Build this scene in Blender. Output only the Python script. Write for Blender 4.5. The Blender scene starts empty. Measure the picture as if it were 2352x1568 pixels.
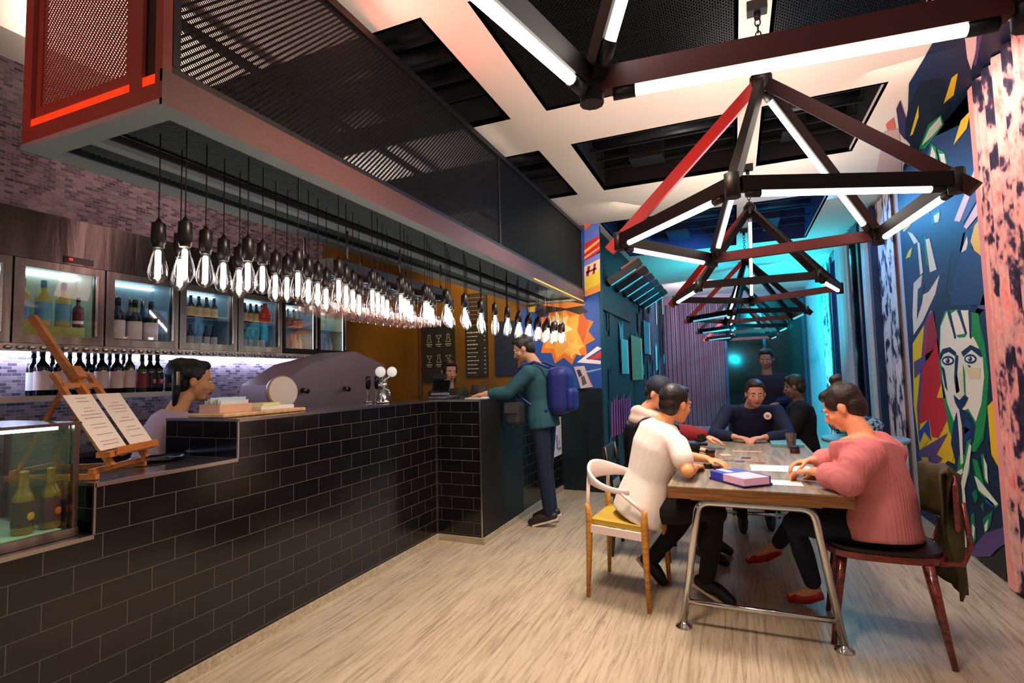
import bpy, bmesh, math, random
import numpy as np
from mathutils import Vector, Matrix, noise
random.seed(7)
SC = bpy.context.scene
COL = SC.collection
PI = math.pi

# ---------------------------------------------------------------- camera
F = 1220.87
YAW, PITCH, ROLL = 0.39551743, 0.0658502, -0.02388025
CAM = Vector((0.0, 0.0, 1.35))
def _cam_axes():
    cy, sy, cp, sp, cr, sr = math.cos(YAW), math.sin(YAW), math.cos(PITCH), math.sin(PITCH), math.cos(ROLL), math.sin(ROLL)
    fwd = Vector((-sy*cp, cy*cp, sp)); right = Vector((cy, sy, 0)); up = right.cross(fwd)
    return cr*right + sr*up, -sr*right + cr*up, fwd
CR, CU, CF = _cam_axes()
cd = bpy.data.cameras.new('camera'); cam = bpy.data.objects.new('camera', cd); COL.objects.link(cam)
cd.sensor_width = 36.0; cd.lens = F/2352*36.0; cd.clip_start = 0.05; cd.clip_end = 100
cam.matrix_world = Matrix(((CR.x, CU.x, -CF.x, CAM.x), (CR.y, CU.y, -CF.y, CAM.y), (CR.z, CU.z, -CF.z, CAM.z), (0, 0, 0, 1)))
SC.camera = cam
def at(px, py, x=None, y=None, z=None):
    """a measured photo point as a point on a known plane of the room"""
    d = CR*((px-1176)/F) - CU*((py-784)/F) + CF
    if x is not None: t = (x-CAM.x)/d.x
    elif y is not None: t = (y-CAM.y)/d.y
    else: t = (z-CAM.z)/d.z
    return CAM + d*t
# ---------------------------------------------------------------- world, exposure
SC.view_settings.view_transform = 'Standard'; SC.view_settings.look = 'None'
SC.view_settings.gamma = 1.0; SC.view_settings.use_curve_mapping = False
SC.view_settings.exposure = 0.0
w = bpy.data.worlds.new('world'); SC.world = w; w.use_nodes = True
w.node_tree.nodes['Background'].inputs[0].default_value = (0.80, 0.74, 0.70, 1)
w.node_tree.nodes['Background'].inputs[1].default_value = 0.36
def lamp(name, kind, loc, color, power, target=None, size=0.2, spot=60, blend=0.5, size_y=None):
    l = bpy.data.lights.new(name, kind); l.color = color; l.energy = power
    if kind == 'AREA':
        l.size = size
        l.spread = math.radians(spot) if spot != 60 else math.radians(170)
        if size_y: l.shape = 'RECTANGLE'; l.size_y = size_y
    elif kind == 'SPOT': l.spot_size = math.radians(spot); l.spot_blend = blend; l.shadow_soft_size = size
    else: l.shadow_soft_size = size
    o = bpy.data.objects.new(name, l); COL.objects.link(o); o.location = loc
    if target is not None:
        o.rotation_euler = (Vector(target)-Vector(loc)).to_track_quat('-Z', 'Y').to_euler()
    return o
# added warm fill lights without fixtures over the floor and the counter front
lamp('overhead_fill', 'AREA', (-0.55, 1.7, 3.10), (1.0, 0.80, 0.62), 40, (-1.0, 2.0, 0), size=0.5, spot=105)
lamp('overhead_fill', 'AREA', (-0.6, 3.6, 3.10), (1.0, 0.88, 0.74), 36, (-0.9, 3.6, 0), size=0.5, spot=110)
lamp('overhead_fill', 'AREA', (1.0, 3.6, 3.10), (1.0, 0.84, 0.72), 20, (1.2, 4.6, 1), size=0.4)
lamp('overhead_fill', 'AREA', (-0.9, 5.5, 3.10), (1.0, 0.85, 0.65), 22, (-1.6, 6.1, 1.2), size=0.4)
# red stage light by the near end of the hood, cyan ones in the back room, violet near the window wall
lamp('red_spotlight', 'SPOT', (-2.6, 0.1, 2.45), (1.0, 0.14, 0.08), 15, (-2.0, 1.06, 2.75), size=0.05, spot=75)
lamp('red_spotlight', 'SPOT', (-1.35, 0.8, 2.45), (1.0, 0.05, 0.03), 110, (0.0, 3.2, 2.25), size=0.05, spot=60)
lamp('red_spotlight', 'SPOT', (-1.5, 1.9, 2.7), (1.0, 0.22, 0.18), 35, (-1.0, 2.2, 3.13), size=0.1, spot=110)
lamp('cyan_spotlight', 'AREA', (0.6, 9.6, 2.9), (0.0, 0.75, 1.0), 120, (1.5, 11.0, 1.6), size=0.2)
lamp('cyan_spotlight', 'AREA', (0.0, 8.6, 1.7), (0.0, 0.7, 0.95), 60, (0.8, 9.3, 3.13), size=0.2)
lamp('cyan_spotlight', 'AREA', (-0.3, 7.4, 3.0), (0.05, 0.5, 0.85), 16, (-1.5, 8.6, 1.4), size=0.5)
lamp('blue_spotlight', 'AREA', (0.9, 6.6, 3.0), (0.1, 0.45, 1.0), 26, (0.4, 4.6, 0), size=0.4)
lamp('violet_spotlight', 'AREA', (-0.6, 10.8, 3.0), (0.85, 0.55, 0.75), 120, (-0.8, 13, 1.4), size=0.5)
lamp('pink_spotlight', 'SPOT', (0.3, 2.2, 2.9), (1.0, 0.55, 0.50), 62, (1.5, 4.2, 1.5), size=0.1, spot=85)
lamp('wall_washer', 'AREA', (-3.3, 2.6, 3.0), (1.0, 0.55, 0.55), 3.5, (-4.2, 2.9, 2.7), size=0.3, size_y=2.0)
lamp('hood_ceiling_fill', 'SPOT', (-2.95, 1.4, 2.45), (1.0, 0.82, 0.70), 58, (-2.7, 2.2, 3.13), size=0.1, spot=150)  # this and the next are added fill for the ceiling behind the hood
lamp('hood_ceiling_fill', 'SPOT', (-3.0, 3.6, 2.6), (0.9, 0.78, 0.75), 40, (-2.7, 4.0, 3.13), size=0.1, spot=150)
for _y, _p in ((0.7, 15), (2.75, 24), (4.95, 20)): lamp('chandelier_fill', 'AREA', (0.18, _y, 2.12), (1.0, 0.88, 0.76), _p, (0.18, _y, 3.1), size=0.5)  # upward fill added at the chandelier centres to brighten the ceiling, no fixture
lamp('amber_spotlight', 'SPOT', (-2.9, 5.3, 2.9), (1.0, 0.62, 0.15), 60, (-3.4, 6.15, 1.5), size=0.1, spot=110)
lamp('mural_spotlight', 'SPOT', (-1.75, 5.2, 2.15), (1.0, 0.85, 0.6), 26, (-1.9, 6.15, 1.7), size=0.1, spot=100)

# ---------------------------------------------------------------- materials
MATS = {}
def lin(c):
    if isinstance(c, str):
        c = [int(c[i:i+2], 16)/255 for i in (1, 3, 5)]
        return tuple(v/12.92 if v <= 0.04045 else ((v+0.055)/1.055)**2.4 for v in c) + (1,)
    return tuple(c[:3]) + (1,)
def mat(name, color='#888888', rough=0.5, metal=0.0, emit=None, strength=0.0, alpha=1.0, trans=0.0, bump=0.0, bscale=40, coat=0.0, var=0.0, ior=1.45):
    if name in MATS: return MATS[name]
    m = bpy.data.materials.new(name); m.use_nodes = True; nt = m.node_tree; b = nt.nodes['Principled BSDF']
    b.inputs['Base Color'].default_value = lin(color); b.inputs['Roughness'].default_value = rough; b.inputs['Metallic'].default_value = metal
    b.inputs['IOR'].default_value = ior
    if emit: b.inputs['Emission Color'].default_value = lin(emit); b.inputs['Emission Strength'].default_value = strength
    if alpha < 1: b.inputs['Alpha'].default_value = alpha
    if trans: b.inputs['Transmission Weight'].default_value = trans
    if coat: b.inputs['Coat Weight'].default_value = coat
    if bump or var:
        tc = nt.nodes.new('ShaderNodeTexCoord'); n = nt.nodes.new('ShaderNodeTexNoise'); n.inputs['Scale'].default_value = bscale; n.inputs['Detail'].default_value = 4
        nt.links.new(tc.outputs['Object'], n.inputs['Vector'])
        if bump:
            bp = nt.nodes.new('ShaderNodeBump'); bp.inputs['Strength'].default_value = bump; bp.inputs['Distance'].default_value = 0.01
            nt.links.new(n.outputs['Fac'], bp.inputs['Height']); nt.links.new(bp.outputs['Normal'], b.inputs['Normal'])
        if var:
            mx = nt.nodes.new('ShaderNodeMix'); mx.data_type = 'RGBA'; c = lin(color)
            mx.inputs['A'].default_value = tuple(v*(1-var) for v in c[:3])+(1,); mx.inputs['B'].default_value = tuple(min(1, v*(1+var)) for v in c[:3])+(1,)
            nt.links.new(n.outputs['Fac'], mx.inputs['Factor']); nt.links.new(mx.outputs['Result'], b.inputs['Base Color'])
    MATS[name] = m; return m
def ramp_of(nt, stops, interp='LINEAR'):
    r = nt.nodes.new('ShaderNodeValToRGB'); r.color_ramp.interpolation = interp
    e = r.color_ramp.elements
    while len(e) > 1: e.remove(e[-1])
    e[0].position = stops[0][0]; e[0].color = lin(stops[0][1])
    for p, c in stops[1:]:
        k = e.new(p); k.color = lin(c)
    return r
def wall_uv(nt):
    """(along-wall, height) coordinates from world position and the face normal"""
    g = nt.nodes.new('ShaderNodeNewGeometry'); sp = nt.nodes.new('ShaderNodeSeparateXYZ'); sn = nt.nodes.new('ShaderNodeSeparateXYZ')
    nt.links.new(g.outputs['Position'], sp.inputs[0]); nt.links.new(g.outputs['True Normal'], sn.inputs[0])
    def mth(op, a, b=None):
        n = nt.nodes.new('ShaderNodeMath'); n.operation = op
        for i, v in enumerate((a, b)):
            if v is None: continue
            if isinstance(v, (int, float)): n.inputs[i].default_value = v
            else: nt.links.new(v, n.inputs[i])
        return n.outputs[0]
    ax = mth('ABSOLUTE', sn.outputs['X']); ay = mth('ABSOLUTE', sn.outputs['Y']); az = mth('ABSOLUTE', sn.outputs['Z'])
    u = mth('ADD', mth('ADD', mth('MULTIPLY', sp.outputs['Y'], ax), mth('MULTIPLY', sp.outputs['X'], ay)), mth('MULTIPLY', sp.outputs['Y'], az))
    v = mth('ADD', mth('MULTIPLY', sp.outputs['Z'], mth('SUBTRACT', 1.0, az)), mth('MULTIPLY', sp.outputs['X'], az))
    c = nt.nodes.new('ShaderNodeCombineXYZ'); nt.links.new(u, c.inputs[0]); nt.links.new(v, c.inputs[1])
    return c.outputs[0], mth
def brick_mat(name, c1, c2, mortar, bw, bh, ms, rough=0.2, bias=0.0, off=(0, 0), spec=0.5, bump=0.6, coat=0.0, noise_rough=False):
    m = bpy.data.materials.new(name); m.use_nodes = True; nt = m.node_tree; b = nt.nodes['Principled BSDF']
    uv, mth = wall_uv(nt)
    mp = nt.nodes.new('ShaderNodeMapping'); mp.inputs['Location'].default_value = (off[0], off[1], 0); nt.links.new(uv, mp.inputs[0])
    br = nt.nodes.new('ShaderNodeTexBrick'); br.inputs['Scale'].default_value = 1; br.inputs['Brick Width'].default_value = bw; br.inputs['Row Height'].default_value = bh
    br.inputs['Mortar Size'].default_value = ms; br.inputs['Mortar Smooth'].default_value = 0.1; br.inputs['Bias'].default_value = bias
    br.inputs['Color1'].default_value = lin(c1); br.inputs['Color2'].default_value = lin(c2); br.inputs['Mortar'].default_value = lin(mortar)
    nt.links.new(mp.outputs[0], br.inputs['Vector']); nt.links.new(br.outputs['Color'], b.inputs['Base Color'])
    bp = nt.nodes.new('ShaderNodeBump'); bp.inputs['Strength'].default_value = bump; bp.inputs['Distance'].default_value = 0.003; bp.invert = True
    nt.links.new(br.outputs['Fac'], bp.inputs['Height']); nt.links.new(bp.outputs['Normal'], b.inputs['Normal'])
    b.inputs['Specular IOR Level'].default_value = spec; b.inputs['Coat Weight'].default_value = coat
    rr = nt.nodes.new('ShaderNodeMapRange'); rr.inputs['To Min'].default_value = rough; rr.inputs['To Max'].default_value = 0.8
    nt.links.new(br.outputs['Fac'], rr.inputs['Value']); nt.links.new(rr.outputs[0], b.inputs['Roughness'])
    return m
M_tile = brick_mat('black_metro_tile', '#0c0b0e', '#141114', '#51483f', 0.2, 0.1, 0.0018, rough=0.16, off=(0.03, 0.035))
M_mosaic = brick_mat('plum_mosaic_tile', '#96828c', '#2a2230', '#a08f94', 0.05, 0.021, 0.0014, rough=0.3, bias=-0.1)
def floor_mat():
    m = bpy.data.materials.new('wood_plank_floor'); m.use_nodes = True; nt = m.node_tree; b = nt.nodes['Principled BSDF']
    tc = nt.nodes.new('ShaderNodeTexCoord'); mp = nt.nodes.new('ShaderNodeMapping'); mp.inputs['Rotation'].default_value = (0, 0, PI/2)
    nt.links.new(tc.outputs['Object'], mp.inputs[0])
    br = nt.nodes.new('ShaderNodeTexBrick'); br.inputs['Scale'].default_value = 1; br.inputs['Brick Width'].default_value = 1.4; br.inputs['Row Height'].default_value = 0.18
    br.inputs['Mortar Size'].default_value = 0.0012; br.inputs['Color1'].default_value = lin('#ad9c88'); br.inputs['Color2'].default_value = lin('#998972'); br.inputs['Mortar'].default_value = lin('#6d5f50')
    nt.links.new(mp.outputs[0], br.inputs['Vector'])
    m2 = nt.nodes.new('ShaderNodeMapping'); m2.inputs['Scale'].default_value = (30, 1.6, 1); nt.links.new(tc.outputs['Object'], m2.inputs[0])
    n = nt.nodes.new('ShaderNodeTexNoise'); n.inputs['Scale'].default_value = 1.6; n.inputs['Detail'].default_value = 8; n.inputs['Roughness'].default_value = 0.7; n.inputs['Distortion'].default_value = 0.7
    nt.links.new(m2.outputs[0], n.inputs['Vector'])
    r = ramp_of(nt, [(0.30, '#5c4c3c'), (0.41, '#927f6a'), (0.52, '#b5a28b'), (0.62, '#c4b39c'), (0.72, '#84715c')]); nt.links.new(n.outputs['Fac'], r.inputs[0])
    mx = nt.nodes.new('ShaderNodeMix'); mx.data_type = 'RGBA'; mx.inputs['Factor'].default_value = 0.64
    nt.links.new(br.outputs['Color'], mx.inputs['A']); nt.links.new(r.outputs[0], mx.inputs['B']); nt.links.new(mx.outputs['Result'], b.inputs['Base Color'])
    b.inputs['Roughness'].default_value = 0.33
    bp = nt.nodes.new('ShaderNodeBump'); bp.inputs['Strength'].default_value = 0.12; bp.inputs['Distance'].default_value = 0.004
    nt.links.new(n.outputs['Fac'], bp.inputs['Height']); nt.links.new(bp.outputs['Normal'], b.inputs['Normal'])
    return m
def wood_mat(name, c1, c2, rough=0.4, scale=(3, 40, 40), coat=0.0):
    m = bpy.data.materials.new(name); m.use_nodes = True; nt = m.node_tree; b = nt.nodes['Principled BSDF']
    tc = nt.nodes.new('ShaderNodeTexCoord'); mp = nt.nodes.new('ShaderNodeMapping'); mp.inputs['Scale'].default_value = scale
    nt.links.new(tc.outputs['Object'], mp.inputs[0]); n = nt.nodes.new('ShaderNodeTexNoise'); n.inputs['Scale'].default_value = 1; n.inputs['Detail'].default_value = 6; n.inputs['Distortion'].default_value = 0.8
    nt.links.new(mp.outputs[0], n.inputs['Vector']); r = ramp_of(nt, [(0.35, c1), (0.65, c2)]); nt.links.new(n.outputs['Fac'], r.inputs[0]); nt.links.new(r.outputs[0], b.inputs['Base Color'])
    b.inputs['Roughness'].default_value = rough; b.inputs['Coat Weight'].default_value = coat
    MATS[name] = m; return m
def steel_mat(name, c='#9a928c', rough=0.28):
    m = bpy.data.materials.new(name); m.use_nodes = True; nt = m.node_tree; b = nt.nodes['Principled BSDF']
    b.inputs['Metallic'].default_value = 1.0
    tc = nt.nodes.new('ShaderNodeTexCoord'); mp = nt.nodes.new('ShaderNodeMapping'); mp.inputs['Scale'].default_value = (5, 5, 0.6)
    nt.links.new(tc.outputs['Object'], mp.inputs[0]); n = nt.nodes.new('ShaderNodeTexNoise'); n.inputs['Scale'].default_value = 1.6; n.inputs['Detail'].default_value = 5; n.inputs['Distortion'].default_value = 0.5
    nt.links.new(mp.outputs[0], n.inputs['Vector'])
    cc = lin(c); r = ramp_of(nt, [(0.35, tuple(v*0.5 for v in cc[:3])), (0.6, cc)]); nt.links.new(n.outputs['Fac'], r.inputs[0]); nt.links.new(r.outputs[0], b.inputs['Base Color'])
    b.inputs['Roughness'].default_value = rough
    bp = nt.nodes.new('ShaderNodeBump'); bp.inputs['Strength'].default_value = 0.25; bp.inputs['Distance'].default_value = 0.02
    nt.links.new(n.outputs['Fac'], bp.inputs['Height']); nt.links.new(bp.outputs['Normal'], b.inputs['Normal'])
    MATS[name] = m; return m
def floral_mat(name, stops, sc=(16, 16, 6), vein=None):
    """blotchy printed fabric: blurred flowers elongated down the cloth"""
    m = bpy.data.materials.new(name); m.use_nodes = True; nt = m.node_tree; b = nt.nodes['Principled BSDF']
    tc = nt.nodes.new('ShaderNodeTexCoord'); mp = nt.nodes.new('ShaderNodeMapping'); mp.inputs['Scale'].default_value = sc
    nt.links.new(tc.outputs['Object'], mp.inputs[0])
    n = nt.nodes.new('ShaderNodeTexNoise'); n.inputs['Scale'].default_value = 1; n.inputs['Detail'].default_value = 3.5; n.inputs['Roughness'].default_value = 0.62
    nt.links.new(mp.outputs[0], n.inputs['Vector']); r = ramp_of(nt, stops); nt.links.new(n.outputs['Fac'], r.inputs[0]); nt.links.new(r.outputs[0], b.inputs['Base Color'])
    b.inputs['Roughness'].default_value = 0.8
    MATS[name] = m; return m
M_floor = floor_mat()
M_plaster = mat('white_plaster', '#e6ddd2', 0.85)
M_black = mat('black_paint', '#0b0b0d', 0.5)
M_blackgloss = mat('black_gloss', '#08080a', 0.15)
M_darkmetal = mat('dark_brown_metal', '#0d0606', 0.5, 0.0)
M_steel = steel_mat('brushed_steel')
M_chrome = mat('chrome', '#d0cfcd', 0.12, 1.0)
M_tube = mat('white_tube_light', '#ffffff', 0.4, emit='#fff4ea', strength=17.0)
M_tubedim = mat('cyan_tube_light', '#8fd8e8', 0.4, emit='#58c4dc', strength=1.0)
M_fil = mat('glowing_filament', '#ffffff', 0.4, emit='#fff0e2', strength=13.0)
MATS['dark_brown_metal'].node_tree.nodes['Principled BSDF'].inputs['Specular IOR Level'].default_value = 0.25
M_clear = mat('clear_glass', '#ffffff', 0.02, trans=1.0, ior=1.3)
def thin_glass(name, tint='#ffffff', fac=0.12, rough=0.03):
    m = bpy.data.materials.new(name); m.use_nodes = True; nt = m.node_tree; nt.nodes.remove(nt.nodes['Principled BSDF'])
    o = nt.nodes['Material Output']; t = nt.nodes.new('ShaderNodeBsdfTransparent'); t.inputs[0].default_value = lin(tint)
    g = nt.nodes.new('ShaderNodeBsdfGlossy'); g.inputs['Roughness'].default_value = rough
    f = nt.nodes.new('ShaderNodeLayerWeight'); f.inputs[0].default_value = 0.25
    mr = nt.nodes.new('ShaderNodeMath'); mr.operation = 'MULTIPLY_ADD'; mr.inputs[1].default_value = 0.5; mr.inputs[2].default_value = fac*0.4
    nt.links.new(f.outputs['Facing'], mr.inputs[0])
    x = nt.nodes.new('ShaderNodeMixShader'); nt.links.new(mr.outputs[0], x.inputs[0]); nt.links.new(t.outputs[0], x.inputs[1]); nt.links.new(g.outputs[0], x.inputs[2])
    nt.links.new(x.outputs[0], o.inputs[0]); MATS[name] = m; return m
M_glass = thin_glass('thin_glass')
M_glassgreen = thin_glass('greenish_glass', '#eef8ee', 0.08)
# ---------------------------------------------------------------- mesh helpers
def V(*a): return Vector(a)
class MB:
    def __init__(s): s.bm = bmesh.new(); s.mats = []; s.cur = 0
    def use(s, m):
        if m not in s.mats: s.mats.append(m)
        s.cur = s.mats.index(m); return s
    def _fin(s, verts, smooth=False):
        fs = {f for v in verts for f in v.link_faces}
        for f in fs: f.material_index = s.cur; f.smooth = smooth
    def face(s, pts, smooth=False):
        vs = [s.bm.verts.new(p) for p in pts]
        try: f = s.bm.faces.new(vs)
        except ValueError: return
        f.material_index = s.cur; f.smooth = smooth
    def box(s, a, b, rot=None, c=None, bevel=0):
        lo = Vector((min(a[i], b[i]) for i in range(3))); hi = Vector((max(a[i], b[i]) for i in range(3)))
        r = bmesh.ops.create_cube(s.bm, size=1.0); vs = r['verts']; cen = (lo+hi)/2; sz = hi-lo
        for v in vs: v.co = Vector((v.co.x*sz.x, v.co.y*sz.y, v.co.z*sz.z))
        if bevel:
            es = {e for v in vs for e in v.link_edges}
            rb = bmesh.ops.bevel(s.bm, geom=list(vs)+list(es), offset=bevel, segments=2, affect='EDGES', profile=0.5)
            vs = list({v for v in rb['verts']} | {v for v in vs if v.is_valid})
        M = Matrix.Translation(cen)
        if rot is not None: M = M @ rot
        for v in vs: v.co = M @ v.co
        s._fin(vs); return s
    def bar(s, p, q, w, h, up=(0, 0, 1)):
        """rectangular bar from p to q, w across, h along 'up'"""
        p, q = Vector(p), Vector(q); d = (q-p); L = d.length; d.normalize(); side = d.cross(Vector(up))
        if side.length < 1e-4: side = d.cross(Vector((1, 0, 0)))
        side.normalize(); u = side.cross(d).normalized()
        ring = [side*sx*w/2 + u*sz*h/2 for sx, sz in ((-1, -1), (1, -1), (1, 1), (-1, 1))]
        A = [s.bm.verts.new(p+r) for r in ring]; B = [s.bm.verts.new(q+r) for r in ring]
        fs = [s.bm.faces.new(A[::-1]), s.bm.faces.new(B)] + [s.bm.faces.new((A[i], A[(i+1) % 4], B[(i+1) % 4], B[i])) for i in range(4)]
        for f in fs: f.material_index = s.cur
        return s
    def cyl(s, p, q, r, r2=None, n=12, cap=True, smooth=True):
        return s.tube([p, q], [r, r if r2 is None else r2], n, cap, smooth)
    def tube(s, pts, rad, n=10, cap=True, smooth=True, closed=False):
        pts = [Vector(p) for p in pts]
        if isinstance(rad, (int, float)): rad = [rad]*len(pts)
        rings = []; prev = None
        for i, p in enumerate(pts):
            if closed: d = pts[(i+1) % len(pts)]-pts[i-1]
            else: d = pts[min(i+1, len(pts)-1)]-pts[max(i-1, 0)]
            if d.length < 1e-9: d = Vector((0, 0, 1))
            d.normalize()
            if prev is None: a = d.orthogonal().normalized()
            else:
                a = prev-d*prev.dot(d)
                a = a.normalized() if a.length > 1e-6 else d.orthogonal().normalized()
            prev = a; b = d.cross(a)
            rings.append([s.bm.verts.new(p+(a*math.cos(t)+b*math.sin(t))*rad[i]) for t in [2*PI*k/n for k in range(n)]])
        R = len(rings)
        for i in range(R if closed else R-1):
            A, B = rings[i], rings[(i+1) % R]
            for k in range(n):
                f = s.bm.faces.new((A[k], A[(k+1) % n], B[(k+1) % n], B[k])); f.material_index = s.cur; f.smooth = smooth
        if cap and not closed:
            for rg in (rings[0][::-1], rings[-1]):
                f = s.bm.faces.new(rg); f.material_index = s.cur
        return s
    def lathe(s, prof, c=(0, 0, 0), n=16, axis=None, smooth=True, cap=True):
        """prof: (radius, height) pairs turned about the z axis (or 'axis')"""
        c = Vector(c); Q = Vector(axis).normalized().to_track_quat('Z', 'Y').to_matrix() if axis is not None else Matrix.Identity(3)
        rings = [[s.bm.verts.new(c+Q @ Vector((r*math.cos(2*PI*k/n), r*math.sin(2*PI*k/n), h))) for k in range(n)] for r, h in prof]
        for A, B in zip(rings, rings[1:]):
            for k in range(n):
                f = s.bm.faces.new((A[k], A[(k+1) % n], B[(k+1) % n], B[k])); f.material_index = s.cur; f.smooth = smooth
        if cap:
            for rg, (r, h) in ((rings[0][::-1], prof[0]), (rings[-1], prof[-1])):
                if r > 1e-4: f = s.bm.faces.new(rg); f.material_index = s.cur
        return s
    def ball(s, c, r, n=12, rot=None):
        if isinstance(r, (int, float)): r = (r, r, r)
        q = bmesh.ops.create_uvsphere(s.bm, u_segments=n, v_segments=max(6, n*2//3), radius=1.0)['verts']
        M = Matrix.Translation(Vector(c)) @ (rot.to_4x4() if rot is not None else Matrix.Identity(4)) @ Matrix.Diagonal((r[0], r[1], r[2], 1))
        for v in q: v.co = M @ v.co
        s._fin(q, True); return s
    def prism(s, pts, d):
        """polygon pts extruded by vector d"""
        pts = [Vector(p) for p in pts]; d = Vector(d)
        A = [s.bm.verts.new(p) for p in pts]; B = [s.bm.verts.new(p+d) for p in pts]; n = len(pts)
        fs = [s.bm.faces.new(A), s.bm.faces.new(B[::-1])] + [s.bm.faces.new((A[i], B[i], B[(i+1) % n], A[(i+1) % n])) for i in range(n)]
        for f in fs: f.material_index = s.cur
        return s
    def build(s, name, m=None, parent=None, world=True, normals=True):
        if normals: bmesh.ops.recalc_face_normals(s.bm, faces=s.bm.faces[:])
        me = bpy.data.meshes.new(name)
        if parent is not None and world:
            off = root_loc(parent)
            for v in s.bm.verts: v.co -= off
        s.bm.to_mesh(me); s.bm.free()
        for mm in (s.mats if s.mats else [m]): me.materials.append(mm)
        o = bpy.data.objects.new(name, me); COL.objects.link(o)
        if parent is not None: o.parent = parent
        return o
def root_loc(o):
    v = Vector((0, 0, 0))
    while o is not None: v += o.location; o = o.parent
    return v
def tag(o, label=None, cat=None, group=None, kind=None):
    if label: o['label'] = label
    if cat: o['category'] = cat
    if group: o['group'] = group
    if kind: o['kind'] = kind
    return o
def thing(name, label, cat, loc=(0, 0, 0), rz=0, group=None):
    o = bpy.data.objects.new(name, None); COL.objects.link(o); o.empty_display_size = 0.1
    o.location = loc; o.rotation_euler = (0, 0, rz); return tag(o, label, cat, group)
def struct(name, mb, m=None):
    o = mb.build(name, m); o['kind'] = 'structure'; return o
def dup(root, loc, rz=None, label=None):
    r = root.copy(); COL.objects.link(r); r.location = loc
    if rz is not None: r.rotation_euler = (0, 0, rz)
    if label: r['label'] = label
    for ch in list(root.children):
        c = ch.copy(); COL.objects.link(c); c.parent = r
        for g in list(ch.children):
            d = g.copy(); COL.objects.link(d); d.parent = c
    return r
ORD = ['first', 'second', 'third', 'fourth', 'fifth', 'sixth', 'seventh', 'eighth', 'ninth', 'tenth', 'eleventh', 'twelfth', 'thirteenth', 'fourteenth', 'fifteenth', 'sixteenth', 'seventeenth', 'eighteenth', 'nineteenth', 'twentieth', 'twenty-first', 'twenty-second', 'twenty-third', 'twenty-fourth']
# ================================================================ the room
CZ = 3.13; XR = 1.5; XL = -4.2; YB = 6.15; YE = 13.0
b = MB(); b.box((XL-0.1, -2.5, -0.1), (XR+0.15, YE+0.2, 0)); struct('floor', b, M_floor)
# ceiling with rectangular recesses
xs = [-3.22, -3.18, -1.37, -1.07, 0.08, 0.27, 0.95, XR+0.15]
ys = [-2.5, -1.26, 0.45, 0.55, 1.62, 2.18, 3.29, 3.9, 5.0, 6.12, 8.06, 8.8, 10.6, YE+0.2]
holes_x = {1, 3, 5}
def hole(i, j):
    xa, ya = xs[i], ys[j]
    if i == 1: return ya in (2.18, 3.9)
    if i in (3, 5): return ya in (0.55, 2.18, 3.9, 6.12)
    if i == 2: return ya == 6.12
    return False
b = MB(); rec = MB().use(M_black)
M_recess = mat('dark_void', '#0c0d11', 0.7)
M_duct = mat('dark_grey_duct', '#23252b', 0.45, 0.4)
holes = []
for i in range(len(xs)-1):
    for j in range(len(ys)-1):
        if hole(i, j): holes.append((xs[i], ys[j], xs[i+1], ys[j+1]))
        else: b.box((xs[i], ys[j], CZ), (xs[i+1], ys[j+1], CZ+0.03))
b.box((XL-0.1, -2.5, 3.46), (-3.22, YE, 3.5)); b.box((-3.25, -2.5, CZ), (-3.22, YE, 3.46))
struct('ceiling', b, M_plaster)
for n, (x0, y0, x1, y1) in enumerate(holes):
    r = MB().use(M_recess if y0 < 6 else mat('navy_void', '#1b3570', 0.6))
    T = 0.02; H = 0.45
    r.box((x0-T, y0-T, CZ+H), (x1+T, y1+T, CZ+H+T))
    for a, c in (((x0-T, y0-T), (x0, y1+T)), ((x1, y0-T), (x1+T, y1+T)), ((x0, y0-T), (x1, y0)), ((x0, y1), (x1, y1+T))):
        r.box((a[0], a[1], CZ), (c[0], c[1], CZ+H))
    if y0 > 6: pass
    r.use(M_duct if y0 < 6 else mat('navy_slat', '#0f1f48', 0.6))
    r.box((x0+0.1, y0+0.12, CZ+0.22), (x1-0.12, y0+0.34, CZ+0.36))
    r.cyl((x0+0.02, (y0+y1)/2+0.1, CZ+0.28), (x1-0.02, (y0+y1)/2+0.1, CZ+0.28), 0.07)
    r.box((x0+0.25*(x1-x0), (y0+y1)/2+0.22, CZ+0.12), (x0+0.5*(x1-x0), y1-0.12, CZ+0.34))
    for k in range(5):
        yy = y0+(y1-y0)*(k+0.5)/5; r.bar((x0, yy, CZ+0.16), (x1, yy, CZ+0.16), 0.02, 0.02)
    struct('trim_%d' % (n+1), r)
# expanded metal in the ceiling recesses: fine wire grid
M_wire = mat('dark_wire', '#131418', 0.4, 0.6)
for n, (x0, y0, x1, y1) in enumerate(holes):
    if y0 > 3.5 or x0 < -2: continue
    g = MB().use(M_wire); k = x0-(y1-y0)
    while k < x1:
        for sgn in (1, -1):
            a = (max(k, x0), 0); ya = y0+(max(k, x0)-k); xe = min(x1, k+(y1-y0)); ye = y0+(xe-k)
            if sgn > 0: p, q = (max(k, x0), ya), (xe, ye)
            else: p, q = (max(k, x0), y0+y1-ya), (xe, y0+y1-ye)
            if xe > max(k, x0)+0.005: g.bar((p[0], p[1], CZ+0.006), (q[0], q[1], CZ+0.006), 0.006, 0.004)
        k += 0.024
    fr = thing('ceiling_grille', 'black expanded metal grille in the %s ceiling opening' % ['left nearest', 'right nearest', '', '', ''][0] , 'grille', ((x0+x1)/2, (y0+y1)/2, CZ))
    fr['label'] = 'black metal grille in the ceiling opening %s of the pendant chain, %s' % ('left' if x0 < 0 else 'right', 'first row' if y0 < 1 else 'second row')
    g.build('mesh_panel', M_wire, fr)
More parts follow.
